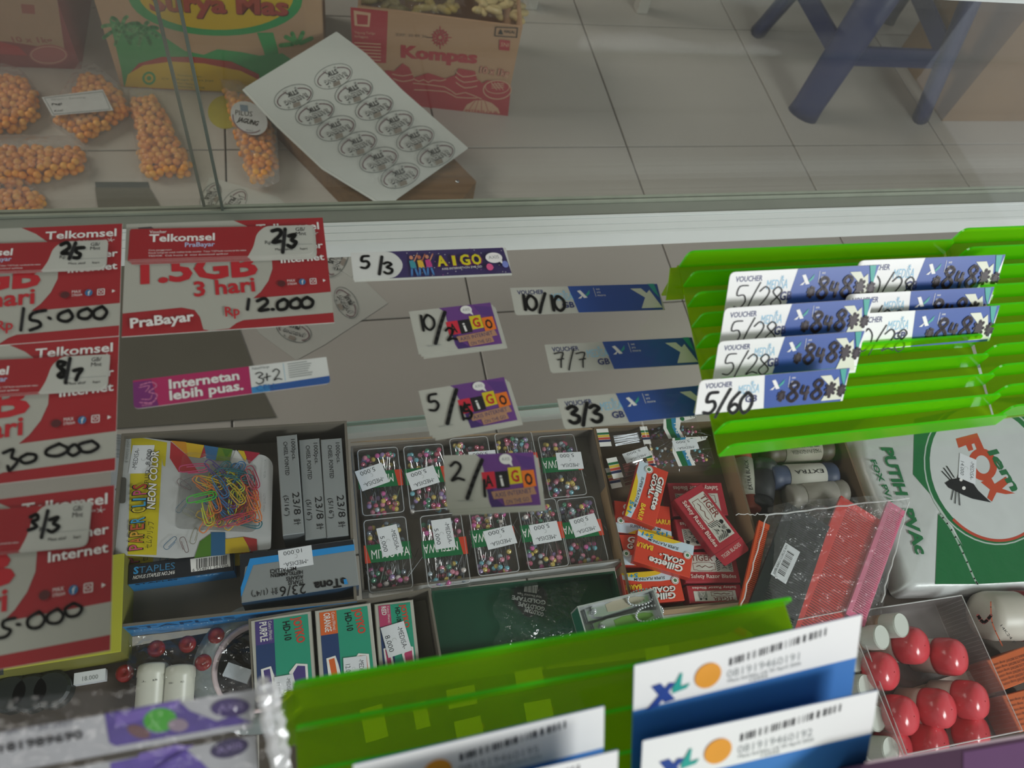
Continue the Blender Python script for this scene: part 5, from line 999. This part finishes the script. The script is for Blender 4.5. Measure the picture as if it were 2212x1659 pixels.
# ------------------------------------------------------------------ things on the tiled floor behind the counter
def floorbox(name, label, bl, br, tlh, dep, mat, grp=None, open_=False, inner=None):
    """carton standing on the floor; front bottom edge traced, height real"""
    A, B = Z(0).at(*bl), Z(0).at(*br); u = (B - A).normalized(); back = Vector((-u.y, u.x, 0)); W_ = (B - A).length; up = Vector((0, 0, 1))
    t = thing(name, label, 'box', (A + B) / 2 + back * dep / 2, grp); th = .004
    def pan(nm, a, b_, z0, z1, n_):
        mb = MB(); mb.hexa([a + up * z0, b_ + up * z0, b_ + up * z0 + n_ * th, a + up * z0 + n_ * th], [a + up * z1, b_ + up * z1, b_ + up * z1 + n_ * th, a + up * z1 + n_ * th], mat); return mb.build(nm, t)
    C, D = B + back * dep, A + back * dep
    pan('front_panel', A, B, .0005, tlh, back); pan('back_panel', D - back * th, C - back * th, .0005, tlh, back); pan('side_panel', A + back * th, D - back * th, .0005, tlh, u); pan('side_panel', B + back * th - u * th, C - back * th - u * th, .0005, tlh, u)
    z0, z1 = (0.0005, .004) if open_ else (tlh - .004, tlh)
    mb = MB(); e = [A + back * th + u * th, B + back * th - u * th, C - back * th - u * th, D - back * th + u * th]; mb.hexa([v + up * z0 for v in e], [v + up * z1 for v in e], mat); mb.build('bottom' if open_ else 'lid', t)
    return t, Pl(A, -back), A, B, u, back
KR = mk('b08a6a', .75, var=.06, scale=12); CR = mk('a8323c', .6, var=.08, scale=20); CRL = mk('c9a184', .7)
t, fp, A, B, u, bk = floorbox('flour_carton', 'brown and red flour carton with big red lettering, standing behind the sticker sheet', (772, 214), (1090, 248), .205, .24, KR, open_=True)
p = Pr(fp, 4e-4)
p.poly([(757, 15), (762, 134), (834, 136), (838, 24)], CR); p.poly([(764, 22), (766, 55), (798, 58), (801, 28)], CRL); p.poly([(770, 30), (772, 52), (794, 53), (795, 33)], CR)
p.t('Tepung Terigu', 766, 72, 810, 74, 6, CRL); p.t('Serbaguna', 766, 80, 795, 82, 6, CRL)
for i in range(6): p.st([(766, 92 + i * 7), (822, 95 + i * 7)], 2.2, CRL, 0)
p.t('Kompas', 867, 123, 1029, 136, 31, CR, .075)
p.ring(951, 80, 15.5, 15.5, CR, 2); p.ring(951, 80, 8, 8, CR, 2)
for a in range(12): p.st([(951 + 5 * math.cos(a * .5236), 80 + 5 * math.sin(a * .5236)), (951 + 14 * math.cos(a * .5236 + .15), 80 + 14 * math.sin(a * .5236 + .15))], 2.6, CR, 0)
for a in range(16): p.st([(951 + 12 * math.cos(a * .3927), 80 + 12 * math.sin(a * .3927)), (951 + (24 if a % 4 == 0 else 19) * math.cos(a * .3927), 80 + (24 if a % 4 == 0 else 19) * math.sin(a * .3927))], 2, CR, 0)
p.t('EXP. 30 09 26', 857, 76, 922, 80, 7, mk('7a6450', .6)); p.st([(922, 79), (934, 80)], 1.5, INK, 0)
for a in ([(1071, 57), (1069, 76), (1116, 79), (1118, 59), (1071, 57)],): p.st(a, 2, INK, 0)
p.poly([(1076, 72), (1082, 61), (1087, 73)][::-1], INK); p.t('HALAL', 1089, 69, 1113, 71, 7, INK, .02); p.poly([(1079, 84), (1078, 106), (1100, 108), (1102, 86)], CR); p.t('SNI', 1081, 98, 1098, 100, 10, CRL)
# cakes and bottom band
p.poly([(812, 168), (820, 158), (836, 150), (852, 152), (858, 146), (870, 135), (884, 144), (894, 166), (925, 156), (962, 168), (984, 160), (990, 146), (1026, 152), (1030, 168), (1042, 178), (1052, 172), (1085, 172), (1104, 184), (1097, 250), (1075, 247), (800, 222), (790, 205)], CR)
for L in ([(893, 168), (905, 174), (915, 170), (925, 176), (935, 171), (950, 173), (963, 170)], [(893, 178), (960, 186), (985, 202), (1005, 198), (1040, 212)], [(895, 192), (962, 196), (985, 208), (1030, 210)], [(984, 152), (1000, 164), (1030, 160)], [(984, 164), (1002, 176), (1032, 172)], [(985, 176), (1004, 188), (1030, 184)], [(848, 158), (870, 162), (892, 158)], [(850, 168), (870, 174), (892, 170)]): p.st(L, 2, CRL, 1)
p.ring(1074, 192, 30, 20, CRL, 2.2); p.ring(1074, 186, 26, 14, CRL, 1.5)
for i in (-1, 0, 1): p.st([(1074 + i * 7 - 6, 176), (1074 + i * 7 + 6, 192)], 1.5, CRL, 0); p.st([(1062, 184 + i * 4), (1088, 182 + i * 4)], 1.5, CRL, 0)
p.poly([(1000, 238), (1008, 224), (1024, 215), (1044, 214), (1062, 220), (1076, 232), (1080, 243)][::-1], CRL); p.t('INTERFLOUR', 1004, 239, 1076, 244, 7, CR, .02)
for i in range(4): p.st([(1012 + i * 14, 236), (1026 + i * 7, 216)], 1.2, CR, 0)
p.t('10 x 1kg', 1036, 155, 1098, 163, 17, CR, .05); p.t('10 x 1kg', 1036.5, 154.5, 1097, 162.5, 15, CRL, .0); p.build(t)
# snack bags in that carton
def snack(cx, cy, z, w_, d, lab, col):
    C = Z(z).at(cx, cy); t = thing('snack_bag', lab, 'snack bag', C - Vector((0, 0, .035)), 'clear snack bags in the flour carton'); r = random.Random(int(cx)); b = MB(); M_ = MC[col] if col in MC else mk(col, .6)
    proto = None
    for i in range(26):
        q = C + Vector((r.uniform(-w_, w_) * .42, r.uniform(-d, d) * .42, r.uniform(-.012, .006)))
        if proto is None:
            mb = MB(); mb.loft([[(rr_ * math.cos(2 * math.pi * k / 7), x_, rr_ * math.sin(2 * math.pi * k / 7)) for k in range(7)] for x_, rr_ in ((-.018, .003), (-.013, .0065), (0, .0075), (.013, .0065), (.018, .003))], M_); o = mb.build('snack_piece', t, True)
            for v in o.data.vertices: v.co += loc_of(t)
            proto = o
        else: o = proto.copy(); COL.objects.link(o); o.parent = t
        o.location = q - loc_of(t); o.rotation_euler = (r.uniform(-.3, .3), r.uniform(-.3, .3), r.uniform(0, 3.1))
    G = []
    for j in range(9): G.append([C + Vector(((i / 10 - .5) * w_, (j / 8 - .5) * d, .016 * (1 - abs(i / 5 - 1) ** 4) * (1 - abs(j / 4 - 1) ** 4) + .003 * r.random())) for i in range(11)])
    b.loft(G, FILM, caps=False, closed=False); b.build('film', t)
snack(1078, 4, .19, .10, .10, 'clear bag of pale cream finger snacks in the flour carton', 'c9b27c')
snack(935, -2, .175, .10, .09, 'clear bag of yellow brown snacks in the middle of the flour carton', 'a08a4a')
snack(830, -4, .17, .09, .09, 'clear bag of dull brown snacks at the left of the flour carton', '8a7848')
# green and yellow carton
GRC, YLC = mk('3f9a5a', .6, var=.06, scale=15), mk('d2ae24', .6, var=.05, scale=15)
t, fp, A, B, u, bk = floorbox('snack_carton', 'brown carton printed with green palms and a yellow oval, left of the flour carton', (262, 188), (703, 214), .30, .26, mk('bb9878', .75, var=.06, scale=12))
p = Pr(fp, 4e-4)
p.poly([(236, 40), (270, 60), (300, 50), (330, 60), (370, 90), (400, 110), (440, 118), (470, 106), (520, 112), (560, 120), (610, 115), (640, 135), (660, 150), (655, 208), (268, 186), (262, 150)], GRC)
p.ell(465, -5, 188, 82, GRC, 2, 40); p.ell(466, -12, 168, 76, YLC, 2, 40); p.poly([(555, 70), (570, 110), (576, 140), (606, 145), (600, 105), (590, 70)], GRC)
for cx, cy, s in ((262, 60, 42), (310, 66, 34)):
    for a in range(8): an = a * .785 + .3; p.st([(cx, cy), (cx + s * .6 * math.cos(an), cy + s * .5 * math.sin(an)), (cx + s * math.cos(an), cy + s * .75 * math.sin(an) + 6)], 8, mk('2f8a4c', .6) if a % 2 else mk('63a86a', .6), 1)
p.poly([(280, 158), (300, 136), (350, 122), (420, 122), (500, 132), (560, 160), (560, 200), (285, 188)], mk('a83a34', .6)); p.poly([(276, 160), (310, 140), (370, 132), (440, 136), (520, 152), (560, 172), (556, 200), (270, 186)], YLC)
p.ring(322, 168, 12, 12, GRC, 5); p.ell(322, 168, 5, 5, GRC)
for i, (s, x0, x1) in enumerate((('Diproduksi oleh :', 385, 440), ('CV. Bahagia Surya Jaya', 350, 462), ('Bogor - Banten', 380, 420), ('Indonesia 17158', 384, 442))): p.t(s, x0, 163 + i * 8, x1, 167 + i * 8, 5.5, mk('4a6a2a', .6))
for x, y, a in ((640, 90, -2.6), (640, 92, -1.9), (645, 90, -1.2), (650, 92, -.5), (632, 94, 3.0)): p.st([(x, y), (x + 26 * math.cos(a), y + 22 * math.sin(a))], 9, mk('4c9a58', .6), 0)
for dx_, m in ((2, mk('5a2a20', .6)), (0, mk('a8493a', .6))): p.t('Surya Mas', 325 + dx_, 20 + dx_, 622 + dx_, 31 + dx_, 46, m, .05, .12)
p.build(t)
# red and beige carton at the left edge
t, fp, A, B, u, bk = floorbox('flour_carton', 'dull red and beige carton at the top left behind two panes', (-120, 140), (176, 150), .24, .24, mk('8a3a42', .7, var=.08, scale=14))
p = Pr(fp, 4e-4); p.poly([(-110, -60), (-110, 80), (20, 90), (60, 96), (140, 110), (118, -40)], mk('a98a70', .7)); p.poly([(-110, 80), (-110, 110), (60, 120), (40, 100), (0, 90)], CR); p.ell(105, 118, 42, 22, mk('a85a5c', .6)); p.t('10 x 1kg', 28, 90, 115, 92, 15, mk('9a5a50', .6), .04); p.poly([(45, 8), (48, 28), (76, 30), (74, 10)], mk('9a5048', .6)); p.ring(105, 118, 38, 18, mk('c49a88', .6), 2); p.build(t)
# bags of orange corn snacks
def peas(poly, zb, hh, lab, axis, seed, film=1.10, lbl=None):
    c0 = Vector((sum(v[0] for v in poly) / len(poly), sum(v[1] for v in poly) / len(poly))); C = Z(zb).at(*c0)
    t = thing('snack_bag', lab, 'snack bag', C, 'clear bags of orange ball snacks on the floor'); r = random.Random(seed); P_ = [Vector(v) for v in poly]
    def inside(q):
        s = False
        for i in range(len(P_)):
            a, b_ = P_[i - 1], P_[i]
            if (a.y > q.y) != (b_.y > q.y) and q.x < (b_.x - a.x) * (q.y - a.y) / (b_.y - a.y) + a.x: s = not s
        return s
    xs = [v.x for v in P_]; ys = [v.y for v in P_]; n = 0; proto = None; tries = 0; pts = []
    while tries < 9000 and len(pts) < 210:
        tries += 1; q = Vector((r.uniform(min(xs), max(xs)), r.uniform(min(ys), max(ys))))
        if not inside(q): continue
        e = min(((q - (P_[i - 1] + (P_[i] - P_[i - 1]) * max(0, min(1, (q - P_[i - 1]).dot(P_[i] - P_[i - 1]) / max(1, (P_[i] - P_[i - 1]).length_squared))))).length for i in range(len(P_))))
        H_ = hh * min(1, math.sqrt(max(0, e) / 28) + .25); z = zb + .0055 + r.choice((0, .5, 1, 1)) * max(0, H_ - .011); w_ = Z(z).at(*q)
        if any((w_ - o_).length < .0103 for o_ in pts): continue
        pts.append(w_)
    for w_ in pts:
        k_ = r.choice((0, 1, 2))
        key = ('pea', k_)
        if key not in TC: 
            b = MB(); b.ball((0, 0, 0), .0067, mk(('f2a03c', 'ea9232', 'f4ac4c')[k_], .5, var=.15, scale=200), 9, 7, (1, 1, .92)); o = b.build('snack_ball', t, True)
            for v in o.data.vertices: v.co += loc_of(t)
            TC[key] = o
        else: o = TC[key].copy(); COL.objects.link(o); o.parent = t
        o.location = w_ - loc_of(t)
    G = []; ctr_ = c0
    b = MB(); ring = rpoly([(ctr_ + (v - ctr_) * film) for v in P_], 8, 3)
    for h_, g in ((.0, 1.02), (hh * .5, 1.0), (hh * 1.02, .86), (hh * 1.15, .5)): b.loft and G.append([Z(zb).at(*(ctr_ + (v - ctr_) * g)) + Vector((0, 0, .0005 + h_ + r.uniform(0, .0012))) for v in ring])
    b.loft(G, FILM2, caps=False); k_ = len(G[-1]); b.add(G[-1], [list(range(k_))], FILM2); b.build('film', t)
    if lbl:
        q = lbl; pl = Z(zb + hh * 1.15 + .004); pts_ = [pl.at(*v) for v in q['q']]; s = slab('paper_label', pts_, (0, 0, 1), .0003, mk('c9cbcc', .5), t); p = Pr(pl, 2e-4); q['f'](p); p.build(s)
    return t
def lb1(p):
    p.ring(538, 255, 36, 31, mk('7a5a64', .5), 2.5, 30, 28, 20, 160); p.t('PILUS', 508, 248, 545, 252, 17, INK, .0, -.1); p.t('JAGUNG', 512, 262, 556, 272, 15, INK, .05); p.poly([(518, 226), (520, 240), (536, 242), (535, 228)], mk('7d8fa0', .5)); p.t('XXL', 530, 282, 548, 285, 4, INK)
peas([(485, 196), (505, 200), (582, 240), (592, 300), (596, 362), (572, 392), (540, 390), (524, 340), (506, 270)], .012, .028, 'clear bag of orange ball snacks with an oval white label, beside the sticker sheet', 0, 1, 1.13, dict(q=[(538 + 40 * math.cos(a) * .98 - 22 * math.sin(a) * .35, 255 + 40 * math.cos(a) * .45 + 32 * math.sin(a)) for a in [-2 * math.pi * i / 26 for i in range(26)]], f=lb1))
peas([(285, 215), (330, 210), (352, 240), (385, 305), (410, 358), (408, 378), (312, 384), (300, 320)], 0, .028, 'clear bag of orange ball snacks standing alone left of the pane edges', 0, 2)
def lb2(p):
    p.st([(96, 212), (222, 198), (238, 236), (116, 247), (96, 212)], 1.5, GREY, 0); p.t('Gram : Serving', 110, 217, 185, 212, 6, GREY); p.t('Pagi', 112, 228, 134, 226, 8, INK, .02); p.t('Kcal', 118, 242, 136, 240, 7, INK)
peas([(182, 160), (215, 165), (262, 205), (276, 240), (262, 258), (180, 305), (120, 262), (150, 215)], 0, .03, 'clear bag of orange ball snacks under a rectangular white label', 0, 3, 1.12, dict(q=[(90, 210), (112, 250), (245, 238), (222, 193)], f=lb2))
peas([(-60, 170), (20, 165), (55, 175), (78, 205), (80, 250), (40, 282), (-60, 285)], 0, .03, 'clear bag of orange ball snacks at the left edge, upper one', 0, 4)
peas([(-70, 320), (60, 318), (178, 322), (182, 368), (120, 384), (20, 402), (-70, 405)], 0, .03, 'long clear bag of orange ball snacks lying at the left edge', 0, 5)
peas([(-60, 412), (60, 408), (92, 428), (92, 470), (-60, 480)], 0, .026, 'clear bag of orange ball snacks at the left edge, just behind the channel', 0, 6)
# wooden plank with the sheets of oval stickers
WD = bpy.data.materials.new('plank_wood'); WD.use_nodes = True; nt = WD.node_tree; bs = nt.nodes['Principled BSDF']; tc = nt.nodes.new('ShaderNodeTexCoord'); mp = nt.nodes.new('ShaderNodeMapping'); mp.inputs['Rotation'].default_value = (0, 0, .62); mp.inputs['Scale'].default_value = (4, 40, 20)
nz = nt.nodes.new('ShaderNodeTexNoise'); nz.inputs['Scale'].default_value = 3; nz.inputs['Detail'].default_value = 8; cr = nt.nodes.new('ShaderNodeValToRGB'); cr.color_ramp.elements[0].color = (*lin('4d3826'), 1); cr.color_ramp.elements[1].color = (*lin('8d6b4a'), 1)
nt.links.new(tc.outputs['Object'], mp.inputs[0]); nt.links.new(mp.outputs[0], nz.inputs['Vector']); nt.links.new(nz.outputs['Fac'], cr.inputs[0]); nt.links.new(cr.outputs[0], bs.inputs['Base Color']); bs.inputs['Roughness'].default_value = .7
zp = .045; q = [(1016, 378), (748, 398), (560, 215), (800, 180)]; q = [(1029, 392), (748, 412), (570, 240), (840, 215)]
pts = [Z(zp).at(*v) for v in ((1029, 392), (930, 520), (740, 408), (572, 236), (840, 200))]; c3 = sum(pts, Vector()) / 5
t = thing('wooden_plank', 'rough brown wooden plank with a nail under the sticker sheet', 'plank', (c3.x, c3.y, 0)); slab('plank', pts[::-1] if (pts[1] - pts[0]).cross(pts[2] - pts[1]).z < 0 else pts, (0, 0, 1), zp - .0003, WD, t)
b = MB(); b.lathe(Z(zp).at(988, 392), (0, 0, 1), [(-.003, .003), (.001, .004), (.002, .0025), (.0024, .0005)], STEEL, 12); b.build('nail', t, True)
def oval(p, cx, cy, ang=-20, s=1., words=('BASRENG', 'STIK')):
    DKR = mk('6a4a52', .5); GG = mk('5a625e', .5)
    def L(x, y): a = math.radians(ang); return (cx + s * (x * math.cos(a) - y * math.sin(a)), cy + s * (x * math.sin(a) + y * math.cos(a)))
    p.ring(cx, cy, 46 * s, 27 * s, GG, 1.4 * s, ang); p.ring(*L(1, 2), 40 * s, 19 * s, DKR, 2.6 * s, ang, 20, 150, 250); p.ring(*L(1, 2), 40 * s, 19 * s, DKR, 2.6 * s, ang, 20, -70, 50)
    x0, y0 = L(30, -1); x1, y1 = L(-26, 2); p.t(words[0], x0, y0, x1, y1, 11 * s, INK, .03); p.t(words[0], x0 + .4, y0 - .4, x1, y1 - .4, 9.5 * s, PAPER, -.01); x0, y0 = L(12, -14); x1, y1 = L(-16, -13); p.t(words[1], x0, y0, x1, y1, 10 * s, INK, .04)
    a, b_, c_, d = L(-8, 24), L(-6, 14), L(10, 14), L(10, 24); p.poly([a, d, c_, b_], mk('8d8378', .5)); p.t('XXL', *L(-20, -16), *L(-8, -18), 3 * s, GG)
    for k_ in ((10, -18), (-18, 20)): x, y = L(*k_); p.st([(x - 3 * s, y), (x + 3 * s, y)], 1, GG, 0); p.st([(x, y - 3 * s), (x, y + 3 * s)], 1, GG, 0)
n1, n2, n3 = Z(.0515).at(850, 438), Z(.0515).at(1012, 320), Z(.165).at(727, 68); nn = (n2 - n1).cross(n3 - n1); nn = nn if nn.z > 0 else -nn; pl = Pl(n1, nn); out = [(727, 68), (527, 190), (600, 268), (700, 362), (824, 438), (850, 438), (860, 428), (1012, 320), (870, 195), (790, 115)]
t = thing('sticker_sheet', 'white sheet of twelve oval snack stickers lying on the wooden plank', 'sheet', Vector((pl.at(770, 260).x, pl.at(770, 260).y, .046)))
slab('sheet', [pl.at(*v) for v in rpoly(out, [3, 3, 0, 0, 8, 8, 0, 3, 0, 0])], pl.n, .0004, mk('cfd0ca', .45, var=.02), t); slab('sheet', [pl.at(x - 4, y + 3) - pl.n * .0012 for x, y in rpoly(out, 3)], pl.n, .0004, PAPER, t)
p = Pr(pl, 1e-4)
for i in range(6):
    oval(p, 720 + i * 43.8, 165 + i * 34.4 + (0 if i else 0), -20, .92); oval(p, 634 + i * 45.6, 210 + i * 34.6, -18, .94)
p.build(t)
def sheet(q, z, lab, ov, r_=3):
    pl = Z(z); pts = [pl.at(*v) for v in rpoly(q, r_)]; c_ = sum(pts, Vector()) / len(pts); t = thing('sticker_sheet', lab, 'sheet', c_ - Vector((0, 0, .0006)), 'sticker sheets fallen on the floor')
    slab('sheet', pts, (0, 0, 1), .0005, mk('b9b8b0', .5, var=.03), t); p = Pr(pl, 1e-4)
    for o_ in ov: oval(p, *o_, words=('JAGUNG', 'PILUS'))
    p.build(t)
sheet([(452, 382), (420, 470), (560, 720), (640, 778), (700, 745), (838, 655), (700, 520), (600, 425)], .001, 'sheet of oval stickers on the floor, seen behind and below the rail', [(505, 440, -50, .8), (455, 425, -60, .7), (635, 715, 20, .85), (748, 655, 60, .8)])
sheet([(745, 395), (735, 440), (700, 560), (760, 600), (800, 540), (860, 440), (850, 425)], .002, 'sheet of pilus stickers on the floor in front of the wooden plank', [(775, 422, -60, .9), (725, 560, -65, .9)])
pl = Z(.0006); pts = [pl.at(487 + 38 * math.cos(-a), 242 + 36 * math.sin(-a)) for a in [2 * math.pi * i / 24 for i in range(24)]]; t = thing('round_sticker', 'round yellow sticker on the floor left of the labelled snack bag', 'sticker', pl.at(487, 242) - Vector((0, 0, .0005))); slab('disc', pts, (0, 0, 1), .0004, mk('b3aa48', .5), t)
pl = Z(.0012); pts = [pl.at(*v) for v in ((205, 393), (207, 405), (323, 405), (320, 393))]; t = thing('dark_strip', 'short dark grey strip lying on the floor near the channel', 'strip', pl.at(264, 399) - Vector((0, 0, .001))); slab('strip', pts, (0, 0, 1), .001, mk('3f4544', .5), t)
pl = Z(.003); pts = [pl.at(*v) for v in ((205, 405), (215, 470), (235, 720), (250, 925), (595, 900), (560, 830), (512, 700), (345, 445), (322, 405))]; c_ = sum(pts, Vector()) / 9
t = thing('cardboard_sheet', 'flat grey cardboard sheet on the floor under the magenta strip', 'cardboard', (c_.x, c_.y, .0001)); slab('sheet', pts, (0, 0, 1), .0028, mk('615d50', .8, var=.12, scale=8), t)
# blue plastic stool
BLU = mk('18275a', .4, var=.05); f = [Z(0).at(*v) for v in ((1733, 248), (1640, 66), (1990, 252), (1905, 40))]; c_ = sum(f, Vector()) / 4
t = thing('plastic_stool', 'dark blue plastic stool with splayed legs, cut off by the top of the frame', 'stool', (c_.x, c_.y, 0)); HS = .42
def leg(p0, r0, r1, h0=0, h1=HS, k_=.52):
    d = (c_ - p0); d.z = 0; rad = d.normalized(); tan = Vector((-rad.y, rad.x, 0)); R_ = []
    for s in (0, .06, .5, 1):
        w_ = p0 + d * (1 - k_) * s + Vector((0, 0, h0 + (h1 - h0) * s)); r_ = r0 + (r1 - r0) * s; r_ *= 1.08 if s == 0 else 1
        R_.append([w_ + rad * math.cos(a) * r_ * .55 + tan * math.sin(a) * r_ for a in [math.pi * 2 * i / 14 for i in range(14)]])
    b = MB(); b.loft(R_, BLU); return b.build('leg', t, True)
for q in f: leg(q, .034, .044)
def at_leg(p0, h): d = (c_ - p0); d.z = 0; return p0 + d * .48 * h / HS + Vector((0, 0, h))
for a, b_ in ((0, 2), (0, 1), (2, 3), (1, 3)):
    mb = MB(); A, B = at_leg(f[a], .12), at_leg(f[b_], .12); n_ = Vector((0, 0, 1)).cross((B - A).normalized()) * .004; up = Vector((0, 0, .045)); mb.hexa([A - n_, B - n_, B + n_, A + n_], [A - n_ + up, B - n_ + up, B + n_ + up, A + n_ + up], BLU); mb.build('cross_bar', t)
b = MB(); b.lathe((c_.x, c_.y, HS - .01), (0, 0, 1), [(0, .14), (.02, .145), (.028, .14), (.03, .02)], BLU, 32); b.build('seat', t, True)
# white leg of another stool
f = [Z(0).at(1383, 22), Z(0).at(1375, -150), Z(0).at(1560, -120), Z(0).at(1550, 4 - 40)]
f = [f[0], f[0] + Vector((0, .3, 0)), f[0] + Vector((.26, .3, 0)), f[0] + Vector((-.26, .3, 0))]; c_ = f[0] + Vector((-.05, .2, 0))
t = thing('white_stool', 'white plastic stool of which only one foot shows at the top edge', 'stool', (c_.x, c_.y, 0)); WP = mk('b9b5ad', .4)
for q in f[:1] + [f[0] + Vector((-.28, 0, 0)), f[0] + Vector((0, .28, 0)), f[0] + Vector((-.28, .28, 0))]:
    b = MB(); b.bevbox(q.x - .015, q.x + .015, q.y - .015, q.y + .015, 0, .40, WP, .004); b.build('leg', t)
b = MB(); q = f[0]; b.bevbox(q.x - .30, q.x + .02, q.y - .02, q.y + .30, .40, .425, WP, .02); b.build('seat', t)
# brown carton, right
t, fp, A, B, u, bk = floorbox('brown_carton', 'plain dark brown carton at the upper right behind the stool', (2034, 262), (2350, 262), .30, .25, mk('8a6a40', .75, var=.15, scale=10))

for nm, q, z in (('bag tail', [(462, 140), (500, 160), (596, 238), (604, 392), (578, 404), (545, 394), (488, 200)], .034),):
    o = [x for x in COL.objects if x.get('label', '').startswith('clear bag of orange ball snacks with an oval')][0]; slab('bag_tail', [Z(z).at(*v) for v in rpoly(q, 6)], (0, 0, 1), .0006, FILM2, o)
